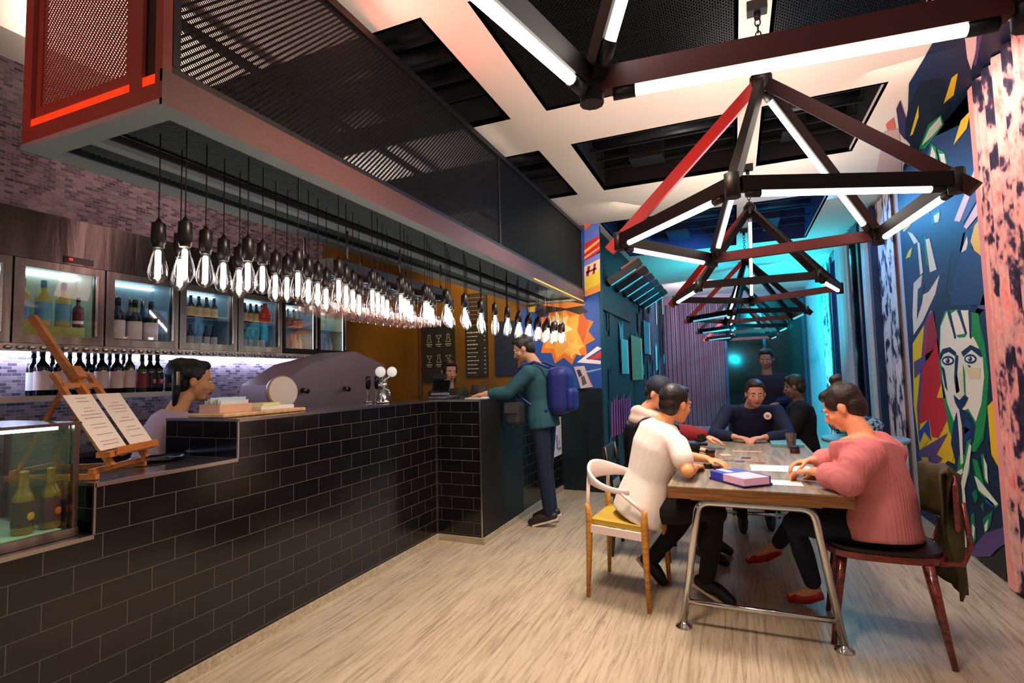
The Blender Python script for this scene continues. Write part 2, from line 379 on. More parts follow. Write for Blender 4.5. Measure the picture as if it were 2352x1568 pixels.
# walls
b = MB(); b.box((XR, -2.5, 0), (XR+0.15, YE, CZ)); struct('wall_right', b, mat('right_wall_paint', '#c9bfc0', 0.8))
b = MB(); b.box((XL-0.1, -2.5, 0), (XL, 4.62, 3.5)); struct('wall_left', b, M_mosaic)
M_mustard = mat('mustard_wall', '#6e4d14', 0.7, var=0.55, bscale=2.2, bump=0.1)
b = MB(); b.box((XL-0.1, 4.62, 0), (XL, YB+0.1, 3.5)); o = struct('wall_left_rear', b, M_mustard)
b = MB(); b.box((XL, YB, 0), (-1.62, YB+0.1, 3.5)); struct('wall_back', b, M_mustard)
M_teal = mat('dark_teal_paint', '#0d2b3a', 0.5, var=0.4, bscale=3)
b = MB(); b.box((-1.62, YB-0.05, 0), (-1.42, YB+0.1, CZ)); struct('wall_pillar', b, M_teal)
b = MB(); b.box((-1.62, YB+0.1, 0), (-1.5, YE, CZ)); struct('wall_left_far', b, mat('graffiti_ground', '#0c2c3a', 0.6, var=0.8, bscale=3.5))
# corrugated back wall and dark glass
M_corr = mat('corrugated_violet', '#63525e', 0.45, 0.2)
b = MB(); n = 120; x0, x1 = -1.5, -0.2
pr = [(x0+(x1-x0)*k/n, YE-0.03+0.03*math.sin(k/n*2*PI*13)) for k in range(n+1)]
for p, q in zip(pr, pr[1:]): b.face([(p[0], p[1], 0.12), (q[0], q[1], 0.12), (q[0], q[1], 2.95), (p[0], p[1], 2.95)], True)
b.box((x0, YE, 0), (XR, YE+0.1, CZ)); struct('wall_far', b, M_corr)
b = MB(); b.box((-1.5, YE-0.09, 0), (-0.2, YE-0.0, 0.12)); struct('baseboard_far', b, mat('pale_skirting', '#6b6670', 0.5))
w1 = thing('window_1', None, None, (0.55, YE-0.05, 0)); w1['kind'] = 'structure'
b = MB(); b.box((-0.17, YE-0.06, 0.02), (1.42, YE-0.03, 2.9)); b.build('pane', mat('dark_green_glass', '#0b1a18', 0.12), w1)
b = MB()
for x in (-0.17, 0.62, 1.40): b.box((x-0.03, YE-0.09, 0), (x+0.03, YE-0.02, 2.95))
b.box((-0.2, YE-0.09, 2.9), (1.45, YE-0.02, 2.97)); b.build('frame', mat('blue_frame', '#0c3550', 0.4, 0.3), w1)
# right wall: plaster with its cyan light put into the colour, printed hangings, blue window frame, curtains
b = MB(); b.box((XR-0.03, 10.6, 0), (XR, YE-0.1, CZ)); struct('trim_20', b, mat('cyan_lit_plaster', '#58c8d8', 0.7))
M_floral_far = floral_mat('dark_blossom_print', [(0.36, '#141a3a'), (0.44, '#5c5468'), (0.5, '#e3cfc8'), (0.7, '#f0ddd6')], (1, 11, 5.5))
M_floral = floral_mat('navy_on_pink_print', [(0.38, '#10122e'), (0.44, '#3a2a4a'), (0.49, '#cf9a98'), (0.57, '#ecb4ac'), (0.72, '#e06a62')], (1, 11, 4.2))
def pleated(name, y0, y1, z0, z1, x, folds, amp, m, label, cat='curtain'):
    b = MB(); n = max(24, int(folds*12))
    pts = [(x+amp*math.sin(2*PI*folds*k/n)*(0.7+0.3*math.sin(k*1.7)), y0+(y1-y0)*k/n) for k in range(n+1)]
    back = [(p[0]+0.012, p[1]) for p in pts]
    for i in range(n):
        (a, c), (d, e) = pts[i], pts[i+1]; (a2, _), (d2, _) = back[i], back[i+1]
        b.face([(a, c, z0), (d, e, z0), (d, e, z1), (a, c, z1)], True); b.face([(a2, c, z0), (a2, c, z1), (d2, e, z1), (d2, e, z0)], True)
        b.face([(a, c, z0), (a2, c, z0), (d2, e, z0), (d, e, z0)]); b.face([(a, c, z1), (d, e, z1), (d2, e, z1), (a2, c, z1)])
    o = b.build(name, m, normals=False); return tag(o, label, cat)
pleated('curtain', 3.2, 4.10, 0.03, 3.115, 1.462, 7, 0.022, M_floral, 'pink curtain with blurred navy blossoms nearest the camera on the right')
b = MB(); b.box((1.462, 4.10, 0.01), (1.492, 4.20, 3.115)); tag(b.build('curtain_edge_panel', mat('salmon_cloth', '#f0a098', 0.8)), 'plain salmon strip edging the near pink blossom curtain', 'panel')
pleated('wall_hanging', 6.12, 6.72, 0.05, 3.1, 1.47, 2, 0.008, M_floral_far, 'pale wall hanging with navy blossom print beyond the painted face', 'wall hanging')
pleated('wall_hanging', 9.9, 10.6, 0.05, 3.1, 1.45, 2, 0.015, M_floral_far, 'cyan-lit blossom print hanging at the far end of the right wall', 'wall hanging')
M_blueframe = mat('deep_blue_paint', '#0a2c4e', 0.35)
M_sheer = mat('pale_sheer_cloth', '#b9c6cf', 0.6)
w2 = thing('window_2', None, None, (XR, 8.2, 0)); w2['kind'] = 'structure'
b = MB(); b.box((1.455, 6.9, 0.9), (1.47, 9.3, 2.95)); b.build('pane', mat('night_blue_glass', '#0d3a5c', 0.08, coat=0.4), w2)
b = MB()
for y in (6.74, 7.35, 8.7, 9.3): b.box((1.40, y-0.05, 0.05), (1.49, y+0.05, 3.05))
b.box((1.42, 6.74, 0.05), (1.495, 9.35, 0.9)); b.box((1.42, 6.74, 2.95), (1.49, 9.35, 3.1)); b.build('frame', M_blueframe, w2)
pleated('curtain', 7.7, 8.45, 0.1, 3.05, 1.36, 5, 0.03, M_sheer, 'plain pale sheer curtain hanging in the blue window opening')
b = MB(); b.box((1.36, 6.80, 0.05), (1.40, 6.95, 3.05)); tag(b.build('curtain_track_post', mat('pale_post', '#b8d6dc', 0.4)), 'narrow pale upright between blue window and blossom hanging', 'post')
b = MB(); b.box((1.49, -2.4, 0), (1.5, YE, 0.0)) if False else None
# skirting plinth of the counter comes with the counter
# ================================================================ counter
CX = -2.37
ct = thing('bar_counter', 'long stepped bar counter faced in black metro tiles with steel edges', 'counter', (CX, 2, 0))
b = MB()
def bodybox(b, x0, x1, y0, y1, z): b.box((x0, y0, 0.05), (x1, y1, z))
bodybox(b, -2.92, CX, -1.2, 1.335, 0.752); bodybox(b, -2.92, CX, 1.335, 1.995, 0.952); bodybox(b, -2.92, CX, 1.995, 3.96, 1.152)
bodybox(b, -2.60, -1.95, 3.96, YB-0.02, 1.152)
b.build('tiled_body', M_tile, ct)
M_edge = mat('steel_trim', '#b9b3ab', 0.25, 1.0)
M_top = mat('dark_counter_top', '#3a3433', 0.12, coat=0.4, var=0.2, bscale=12)
b = MB()
for x0, x1, y0, y1, z in ((-2.92, CX, -1.2, 1.335, 0.765), (-2.92, CX, 1.335, 1.995, 0.965), (-2.92, CX, 1.995, 3.96, 1.165), (-2.6, -1.95, 3.96, YB-0.02, 1.165)):
    b.box((x0, y0, z-0.013), (x1-0.006, y1-(0.0 if z > 1.1 else 0.0), z))
b.build('worktop', M_top, ct)
b = MB(); e = 0.006
for x, y0, y1, z in ((CX, -1.2, 1.335, 0.765), (CX, 1.335, 1.995, 0.965), (CX, 1.995, 3.96, 1.165), (-1.95, 3.96, YB-0.02, 1.165)):
    b.box((x-e, y0, z-0.015), (x+0.004, y1, z+0.002))
for y, z0, z1 in ((1.335, 0.765, 0.965), (1.995, 0.965, 1.165)):
    b.box((CX-0.006, y-0.004, z0), (CX+0.004, y+0.004, z1)); b.box((-2.92, y-0.004, z1-0.012), (CX, y+0.002, z1+0.002))
b.box((CX-0.002, 3.952, 0.05), (CX+0.008, 3.962, 1.165)); b.box((-1.958, 3.952, 0.05), (-1.946, 3.964, 1.165)); b.box((CX, 3.95, 1.15), (-1.95, 3.96, 1.167))
b.build('steel_edge', M_edge, ct)
b = MB(); b.box((-2.9, -1.2, 0), (CX+0.016, 3.945, 0.05)); b.box((-2.6, 3.945, 0), (-1.934, YB-0.02, 0.05)); b.build('plinth', wood_mat('plinth_wood', '#9a8a72', '#b5a58c', 0.5), ct)
b = MB(); b.box((-1.955, 3.965, 0.055), (-1.942, 4.85, 1.148)); 
b.build('dark_side_panel', mat('worn_black_panel', '#08090b', 0.55, var=0.3, bscale=5), ct)['label'] = 'plain dark panel on the far run of the counter'
# posters stuck on the far counter face
for k, (y0, y1, z0, z1) in enumerate(((5.83, 6.12, 0.42, 0.86),)):
    b = MB(); b.box((-1.949, y0, z0), (-1.945, y1, z1)); b.use(mat('poster_white', '#e9e7f2', 0.5)); b.bm.faces.ensure_lookup_table()
    b.use(mat('poster_grey', '#8f8fae', 0.5)); b.box((-1.9445, y0+0.08, z0+0.08), (-1.9435, y0+0.14, z0+0.24)); b.box((-1.9445, y0+0.13, z0+0.06), (-1.9435, y1-0.03, z0+0.09)); b.box((-1.9445, y0+0.18, z0+0.12), (-1.9435, y0+0.21, z0+0.17))
    o = b.build('poster'); tag(o, 'white poster on the counter front behind the standing man', 'poster')
# ================================================================ hood
HX0, HX1, HY0, HY1, HZ, HT = -2.37, -1.6, 1.06, 6.06, 2.22, 3.08
hd = thing('canopy_hood', 'long suspended metal canopy with mesh sides over the bar, end lit red', 'canopy', ((HX0+HX1)/2, 3.5, HZ))
M_hood = mat('hood_grey_metal', '#93a5ad', 0.5, 0.2); M_hoodend = mat('hood_rust_paint', '#8a4034', 0.45); M_lip = mat('hood_front_lip', '#6e4a46', 0.5, var=0.25, bscale=70)
M_hmesh = mat('hood_mesh_metal', '#070506', 0.7); M_hframe = mat('hood_frame_dark', '#1a1617', 0.5)
b = MB()   # underside tray frame with two long slots
X = [(-2.37, -2.30), (-2.10, -2.05), (-1.68, -1.6)]
for a, c in X: b.box((a, HY0, HZ), (c, HY1, HZ+0.02))
for a, c in ((-2.37, -1.6),): pass
for (a, c), (d, e) in zip(X, X[1:]): b.box((c, HY0, HZ), (d, HY0+0.08, HZ+0.02)); b.box((c, HY1-0.06, HZ), (d, HY1, HZ+0.02))
b.build('underside_tray', M_hood, hd)
b = MB(); b.box((HX1-0.012, HY0, HZ), (HX1, HY1, HZ+0.115)); b.build('front_lip', M_lip, hd)
b = MB(); b.box((HX0, HY0+0.02, HZ), (HX0+0.012, HY1, HZ+0.115)); b.build('rear_lip', M_hood, hd)
b = MB()
for x0, x1 in ((-2.305, -2.095), (-2.055, -1.675)):
    b.box((x0, HY0+0.07, HZ+0.055), (x1, HY1-0.05, HZ+0.06)); b.box((x0, HY0+0.07, HZ+0.02), (x0+0.02, HY1-0.05, HZ+0.045)); b.box((x1-0.02, HY0+0.07, HZ+0.02), (x1, HY1-0.05, HZ+0.045))
b.build('slot_back', mat('slot_dark', '#1a2228', 0.5), hd)
b = MB(); M_slotwire = mat('slot_wire', '#7d949c', 0.4, 0.5)
for x0, x1 in ((-2.285, -2.115), (-1.9955, -1.695)):
    y = HY0+0.1-(x1-x0)
    while y < HY1-0.1:
        for s in (1, -1):
            ya, yb = y, y+(x1-x0); xa, xb = x0, x1
            if ya < HY0+0.08: xa += (HY0+0.08-ya); ya = HY0+0.08
            if yb > HY1-0.08: xb -= (yb-(HY1-0.08)); yb = HY1-0.08
            if s > 0: b.bar((xa, ya, HZ+0.042), (xb, yb, HZ+0.042), 0.004, 0.003)
            elif False: pass
        y += 0.022
    for k in range(2):
        pass
b.build('slot_mesh', M_slotwire, hd)
# end frame (near end, faces the camera side)
b = MB(); P = 0.05
Z1, Z2 = HZ+0.075, HT-0.06
for xa, xb in ((-2.37, -2.32), (-1.76, -1.70), (-1.635, -1.6)): b.box((xa, HY0, Z1), (xb, HY0+0.03, Z2))
b.box((-2.37, HY0, HZ+0.0201), (-1.613, HY0+0.03, Z1)); b.box((-2.37, HY0, Z2), (-1.6, HY0+0.03, HT))
b.box((-2.32, HY0+0.014, HZ+0.15), (-2.285, HY0+0.028, Z2)); b.box((-1.80, HY0+0.014, HZ+0.15), (-1.76, HY0+0.028, Z2)); b.box((-2.32, HY0+0.014, HZ+0.105), (-1.76, HY0+0.028, HZ+0.15))
b.build('end_frame', M_hoodend, hd)['label'] = 'rust red frame at the near end'
M_redled = mat('red_led', '#ff3010', 0.5, emit='#ff2a08', strength=1.6)
b = MB(); b.box((-2.319, HY0+0.003, HZ+0.0755), (-1.761, HY0+0.02, HZ+0.103)); b.box((-1.699, HY0+0.003, HZ+0.0755), (-1.636, HY0+0.02, HZ+0.108)); b.build('red_light_strip', M_redled, hd)['label'] = 'glowing red light strip'
def mesh_panel(o0, ax, az, W, H, pitch, w, t, both=0.45):
    """expanded metal: diagonal strands in the plane (ax, az) from corner o0"""
    b = MB(); o0 = Vector(o0); ax = Vector(ax); az = Vector(az); nrm = ax.cross(az)
    for s, ww, pp in ((1, w, pitch), (-1, w*both, pitch*0.5)):
        k = -H
        while k < W:
            u0, v0, u1, v1 = k, 0.0, k+H, H
            if u0 < 0: v0 -= u0; u0 = 0
            if u1 > W: v1 -= (u1-W); u1 = W
            if u1-u0 > 0.004:
                if s < 0: v0, v1 = H-v0, H-v1
                b.bar(o0+ax*u0+az*v0, o0+ax*u1+az*v1, t, ww, up=nrm.cross((ax*(u1-u0)+az*(v1-v0)).normalized()))
            k += pp
    return b
b = MB(); b.box((-1.699, HY0+0.012, HZ+0.11), (-1.636, HY0+0.022, HT-0.061)); b.build('inner_panel', M_black, hd)
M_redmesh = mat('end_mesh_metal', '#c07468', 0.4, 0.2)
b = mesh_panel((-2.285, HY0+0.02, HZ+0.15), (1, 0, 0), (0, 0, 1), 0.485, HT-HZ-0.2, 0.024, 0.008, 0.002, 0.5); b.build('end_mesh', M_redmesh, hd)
b = mesh_panel((HX1-0.012, HY0+0.03, HZ+0.13), (0, 1, 0), (0, 0, 1), HY1-HY0-0.06, HT-HZ-0.17, 0.026, 0.0085, 0.002, 0.4); b.build('front_mesh', M_hmesh, hd)
b = MB()
b.box((HX1-0.035, HY0+0.031, HT-0.04), (HX1+0.006, HY1, HT)); b.box((HX0, HY0+0.031, HT-0.04), (HX0+0.03, HY1, HT))
b.box((HX1-0.02, HY0+0.031, HZ+0.1155), (HX1-0.004, HY1, HZ+0.14))
for y in (HY0+0.045, 3.66, HY1-0.03): b.box((HX1-0.0195, y-0.01, HZ+0.1405), (HX1-0.003, y+0.015, HT-0.0405)); b.box((HX0+0.001, y-0.01, HZ+0.1405), (HX0+0.02, y+0.015, HT-0.0405))
b.build('side_frame', M_hframe, hd)
b = MB(); b.box((HX0+0.012, 3.68, HZ+0.13), (HX1-0.02, HY1-0.01, HZ+0.14)); b.box((HX1-0.026, 3.68, HZ+0.14), (HX1-0.018, HY1, HT-0.02)); b.build('far_backing_panel', mat('hood_dark_backing', '#0d141d', 0.3), hd)
b = MB()
for y in (1.6, 3.2, 4.8): b.cyl((HX0+0.05, y, HT-0.01), (HX0+0.05, y, CZ), 0.006); b.cyl((HX1-0.06, y, HT-0.01), (HX1-0.06, y, CZ), 0.006)
b.build('hanger_rod', M_steel, hd)
b = MB(); b.bar((HX1-0.008, 4.4, HZ-0.006), (HX1-0.008, HY1, HZ-0.006), 0.01, 0.008); b.build('amber_light_strip', mat('amber_led', '#e8b050', 0.5, emit='#ffb040', strength=1.2), hd)['label'] = 'thin amber glow line at the far lower edge'
# ================================================================ pendant bulbs
M_cord = mat('pendant_cord', '#1c0f12', 0.6); M_socket = mat('pendant_socket', '#170e10', 0.35)
def make_pendant():
    t = thing('pendant_bulb', 'bulb', 'pendant lamp', (0, 0, 0), 0, 'bare filament bulbs hanging in rows under the canopy')
    b = MB(); b.cyl((0, 0, 0), (0, 0, -0.33), 0.0022, n=6); b.build('cord', M_cord, t)
    b = MB(); b.lathe([(0.004, -0.31), (0.012, -0.325), (0.022, -0.33), (0.024, -0.40), (0.021, -0.405), (0.018, -0.418)], n=14); b.build('socket', M_socket, t)
    b = MB(); b.lathe([(0.014, -0.412), (0.0165, -0.432), (0.024, -0.462), (0.031, -0.492), (0.032, -0.508), (0.028, -0.527), (0.017, -0.541), (0.004, -0.546)], n=16, cap=False); g = b.build('glass', M_glass, t)
    b = MB(); b.tube([(0, 0, -0.425), (0, 0, -0.432), (0, 0, -0.522), (0, 0, -0.528)], [0.006, 0.0095, 0.0095, 0.006], n=10); b.build('filament', M_fil, g)
    return t
pd = make_pendant(); first = True
heads = 18; ATOP = HZ+0.03
rowname = lambda k: ORD[k]
for k in range(-1, heads):
    for j in range(4):
        if k == -1 and j < 2: continue
        y = 1.25+0.26*k+0.12*j; x = -1.75-0.055*j
        if y > 5.95: continue
        z = ATOP + random.uniform(-0.012, 0.008) + 0.006
        lab = 'bare filament bulb, %s file from the aisle, %s from the near end' % (ORD[j], ORD[max(0, k if k >= 0 else 0)+(1 if j >= 2 and k >= 0 else 0)])
        if first: pd.location = (x, y, z); pd['label'] = lab; first = False
        else: dup(pd, (x, y, z), random.uniform(0, 3), lab)
# ================================================================ truss chandeliers
def make_pyramid(cx, cy, label, far, k, rot=0):
    R, z0, z1 = 0.70, 2.03, 2.74
    t = thing('pyramid_chandelier', label, 'chandelier', (cx, cy, z0), 0, 'chain of five-sided pyramid lights down the room')
    A = Vector((cx, cy, z1)); ang = {'F': 41, 'G': 113, 'L': 185, 'B': 257, 'R': 329}
    P = {n: Vector((cx+R*math.cos(math.radians(a+rot)), cy+R*math.sin(math.radians(a+rot)), z0)) for n, a in ang.items()}; P['A'] = A
    tube_m = M_tube if k < 3 else M_tubedim
    bars = [('A', 'L', 0), ('A', 'B', 0), ('A', 'R', 0), ('A', 'F', 1), ('A', 'G', 1), ('L', 'B', 1), ('B', 'R', 1), ('R', 'F', 1), ('F', 'G', 0), ('G', 'L', 1)]
    if k == 0: bars = [(a, c, 1 if a+c in ('AG', 'GL', 'FG') else 0) for a, c, _ in bars]
    if k >= 2: bars = [(a, c, 1 if a+c in ('AG', 'LB', 'RF') else 0) for a, c, _ in bars]
    for a, c, tb in bars:
        p, q = P[a], P[c]; d = (q-p).normalized(); over = 0.07 if c in 'LR' and a == 'A' else 0.0
        cen = Vector((cx, cy, z0+0.2)); mid = (p+q)/2; inw = (cen-mid); inw -= d*inw.dot(d); inw.normalize()
        down = inw if a == 'A' else Vector((0, 0, -1))
        b = MB(); b.bar(p+d*0.03, q+d*over, 0.034, 0.055, up=(down if a == 'A' else (0, 0, 1))); b.build('beam', mat('red_lit_beam', '#8a0f0c', 0.5) if a+c in ('AL',) else mat('dull_red_lit_beam', '#4a1412', 0.5) if a+c == 'FG' else M_darkmetal, t)  # red light on the AL and FG beams is put into their colour
        if tb:
            off = down*0.034
            if a == 'A': off = inw*0.036
            b = MB(); b.cyl(p+d*0.10+off, q-d*0.10+off, 0.0125, n=10); b.build('light_tube', M_tube if a+c == 'AG' else tube_m, t)
            for e, f in ((p+d*0.05, p+d*0.10), (q-d*0.10, q-d*0.05)):
                b = MB(); b.cyl(e+off, f+off, 0.015, n=10); b.build('tube_cap', M_black, t)
    for n in 'FGLBR':
        b = MB(); b.cyl(P[n]+Vector((0, 0, -0.05)), P[n]+Vector((0, 0, 0.04)), 0.028, n=10); b.build('joint', M_black, t)
    b = MB(); b.lathe([(0.02, 0.06), (0.05, 0.02), (0.05, -0.03), (0.02, -0.06)], (cx, cy, z1), n=10); b.build('apex_joint', M_black, t)
    b = MB(); n = 9; zt = CZ-0.05
    for i in range(n):
        za = z1+0.05+(zt-z1-0.05)*i/n; zb = z1+0.05+(zt-z1-0.05)*(i+1)/n; m = (za+zb)/2; h = (zb-za)*0.62
        r = Vector((0.012, 0, 0)) if i % 2 else Vector((0, 0.012, 0))
        b.tube([Vector((cx, cy, m))+r*math.cos(a)+Vector((0, 0, h))*math.sin(a) for a in [2*PI*q/10 for q in range(10)]], 0.0035, n=5, closed=True)
    b.build('chain', M_black, t)
    b = MB(); b.box((cx-0.045, cy-0.03, CZ-0.05), (cx+0.045, cy+0.03, CZ)); b.cyl((cx, cy, CZ-0.08), (cx, cy, CZ-0.05), 0.015); b.build('ceiling_mount', M_black, t)
    return t
PL = ['nearest pyramid light, cut off by the top of the picture', 'large complete pyramid light over the near end of the table', 'second complete pyramid light, seen through the large one', 'third pyramid light down the room, small below the cyan ceiling', 'fourth pyramid light, smaller still, near the far wall', 'farthest tiny pyramid light before the dark glass door']
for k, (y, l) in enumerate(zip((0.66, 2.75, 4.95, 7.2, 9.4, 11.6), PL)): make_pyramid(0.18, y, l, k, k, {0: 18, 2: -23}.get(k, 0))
# ================================================================ fridges on the back wall
FX = -3.9; XW = XL+0.012; FZ0, FZ1, FZ2 = 1.62, 2.13, 2.43
M_steeld = steel_mat('smoked_steel', '#7d756f', 0.25)
M_fridgein = mat('fridge_lining', '#8fb6c4', 0.4)
M_fridgein2 = mat('fridge_lining_pale', '#c4d6c8', 0.4)
M_led = mat('fridge_led', '#ffffff', 0.4, emit='#e6f6ff', strength=3.2)
edges = [1.22, 1.73, 2.23, 2.75, 3.27, 3.76, 4.22, 4.66]
fl = ['cut off by the left picture edge', 'with yellow-green bottles, behind the easel tip', 'with white-labelled bottles, under the first bulbs', 'with two shelves of small bottles, third from the picture left', 'holding a red round bottle', 'partly behind hanging wine glasses', 'last and narrowest before the mustard wall']
FR = []
for i in range(7):
    y0, y1 = edges[i]+0.006, edges[i+1]-0.006
    t = thing('glass_door_fridge', 'steel-framed wall fridge '+fl[i], 'fridge', (FX-0.12, (y0+y1)/2, FZ0), 0, 'row of glass-door fridges on the mosaic wall')
    b = MB(); b.box((XW, y0+0.015, FZ0+0.02), (XW+0.015, y1-0.015, FZ1-0.02)); b.box((XW, y0, FZ0), (FX-0.021, y0+0.015, FZ1)); b.box((XW, y1-0.015, FZ0), (FX-0.021, y1, FZ1)); b.box((XW, y0+0.015, FZ0), (FX-0.021, y1-0.015, FZ0+0.02)); b.box((XW, y0+0.015, FZ1-0.02), (FX-0.021, y1-0.015, FZ1))
    b.build('cabinet_lining', M_fridgein if i not in (1, 6) else M_fridgein2, t)
    b = MB(); w = 0.052 if i < 5 else 0.03
    b.box((FX-0.02, y0, FZ0), (FX, y0+w, FZ1)); b.box((FX-0.02, y1-w-0.01, FZ0), (FX, y1, FZ1)); b.box((FX-0.02, y0+w, FZ0), (FX, y1-w-0.01, FZ0+0.05)); b.box((FX-0.02, y0+w, FZ1-0.045), (FX, y1-w-0.01, FZ1))
    d = b.build('door', M_steel if i < 5 else M_black, t)
    b = MB(); b.box((FX-0.014, y0+w, FZ0+0.05), (FX-0.010, y1-w-0.01, FZ1-0.045)); b.build('door_glass', M_glass, d)
    b = MB(); b.bar((FX+0.012, y1-w-0.002, FZ0+0.06), (FX+0.012, y1-w-0.002, FZ1-0.05), 0.012, 0.010); b.build('handle', M_edge, d)['label'] = 'slim bright upright handle'
    b = MB(); b.box((XW+0.02, y0+0.03, FZ1-0.05), (XW+0.045, y1-0.03, FZ1-0.03)); b.box((FX-0.04, y1-0.026, FZ0+0.05), (FX-0.03, y1-0.016, FZ1-0.05)); b.build('light_strip', M_led, t)
    if i not in (1, 2): b = MB(); b.box((XW+0.016, y0+0.016, FZ0+0.25), (FX-0.04, y1-0.016, FZ0+0.258)); b.build('shelf', mat('fridge_shelf', '#5f8ba2', 0.2), t)
    FR.append((y0, y1))
hdn = thing('steel_header', 'tall brushed steel fascia running above the row of fridges', 'fascia', (FX, 2.9, FZ1))
b = MB(); b.box((XW, -0.5, FZ1+0.003), (FX, 4.66, FZ2)); b.build('fascia_panel', M_steeld, hdn)
b = MB(); b.box((FX-0.001, 1.98, FZ1+0.015), (FX+0.004, 2.15, FZ1+0.055)); cp = b.build('control_panel', M_blackgloss, hdn)
b = MB(); b.box((FX+0.004, 2.01, FZ1+0.03), (FX+0.006, 2.03, FZ1+0.045)); b.build('red_indicator', mat('red_dot', '#ff2010', 0.4, emit='#ff2010', strength=3), cp)['label'] = 'small glowing red digit'
bt = thing('steel_rail', 'polished steel ledge with pipe rail under the fridges', 'ledge', (FX, 2.9, FZ0))
b = MB(); b.box((XW, -0.5, FZ0-0.05), (FX+0.01, 4.66, FZ0-0.003)); b.build('ledge', M_steel, bt)
b = MB()
for k in range(64):
    y = 0.9+k*0.058; b.ball((FX+0.016, y, FZ0-0.028), (0.012, 0.02, 0.014), 8)
b.build('reflective_studs', M_chrome, bt)
b = MB(); b.box((XL+0.01, -0.4, FZ0-0.065), (XL+0.05, 4.6, FZ0-0.05)); b.build('white_light_strip', mat('cool_led', '#ffffff', 0.4, emit='#c4d4ff', strength=40), bt)
sh = thing('bottle_shelf', 'long dark shelf along the glowing tiled backsplash', 'shelf', (-4.07, 2.9, 1.3))
b = MB(); b.box((XW, -0.5, 1.272), (-3.95, 3.1, 1.3)); b.build('board', mat('dark_blue_shelf', '#1d2a42', 0.3), sh)
b = MB(); b.box((-3.952, -0.5, 1.268), (-3.946, 3.1, 1.302)); b.build('front_edge', M_edge, sh)
# lower back bar bench hidden mostly by staff
bb = thing('back_bench', 'dark work bench along the mosaic wall behind the staff', 'bench', (-3.95, 3, 0))
b = MB(); b.box((XW, 0.5, 0), (-3.72, 4.6, 0.92)); b.build('cabinet', mat('bench_dark', '#1b1a20', 0.4), bb)
b = MB(); b.box((XW, 0.5, 0.92), (-3.70, 4.6, 0.95)); b.build('worktop', M_steeld, bb)
# ---------------------------------------------------------------- bottles
M_wine = mat('dark_bottle_glass', '#0a0f0c', 0.08, coat=0.5); M_wineg = mat('green_bottle_glass', '#27401a', 0.1, coat=0.5); M_foil = mat('bottle_foil', '#0f1114', 0.35); M_labelp = mat('pinkish_label', '#dfc2b4', 0.6); M_labelw = mat('white_label', '#ece8e2', 0.6)
def wine_bottle(name, h, r, glass, label_m, capm, lab_h=0.4, shape='wine', patch=None):
    t = thing(name, 'x', 'bottle', (0, 0, 0))
    b = MB()
    if shape == 'wine': pr = [(r*0.9, 0), (r, 0.006), (r, h*0.60), (r*0.92, h*0.65), (r*0.42, h*0.74), (r*0.36, h*0.80), (r*0.36, h*0.99), (r*0.30, h)]
    elif shape == 'beer': pr = [(r*0.9, 0), (r, 0.006), (r, h*0.52), (r*0.9, h*0.60), (r*0.48, h*0.74), (r*0.42, h*0.95), (r*0.46, h*0.96), (r*0.44, h)]
    else: pr = [(r*0.9, 0), (r, 0.008), (r, h*0.50), (r*0.8, h*0.6), (r*0.35, h*0.68), (r*0.33, h*0.9), (r*0.33, h)]
    b.lathe(pr, n=14); b.build('glass', glass, t)
    b = MB(); b.lathe([(r*1.012, h*(0.12)), (r*1.012, h*(0.12+lab_h))], n=14, cap=False)
    if patch: b.use(label_m); b.mats = [label_m]; b.cur = 0
    lb = b.build('label', label_m, t)
    if patch:
        b = MB(); b.ball((r*0.98, 0, h*0.28), (r*0.1, r*0.45, r*0.45), 8); b.build('label_badge', patch, lb)
    b = MB(); b.lathe([(r*0.38, h*0.84), (r*0.39, h*0.985), (r*0.34, h*1.003)], n=12); b.build('cap', capm, t)
    return t
used = {}
def place(kind, loc, rz, label, group, *a, **k):
    if kind not in used:
        used[kind] = wine_bottle(*a, **k); o = used[kind]; o.location = loc; o.rotation_euler = (0, 0, rz); o['label'] = label
    else: o = dup(used[kind], loc, rz, label)
    o['group'] = group; return o
SX = -4.07
row = [(75, 0), (95, 1), (118, 0), (138, 1), (158, 0), (180, 1), (200, 0), (216, 0), (232, 1), (250, 0), (267, 1), (282, 0), (296, 2), (325, 3), (343, 4), (360, 4), (390, 5), (410, 6)]
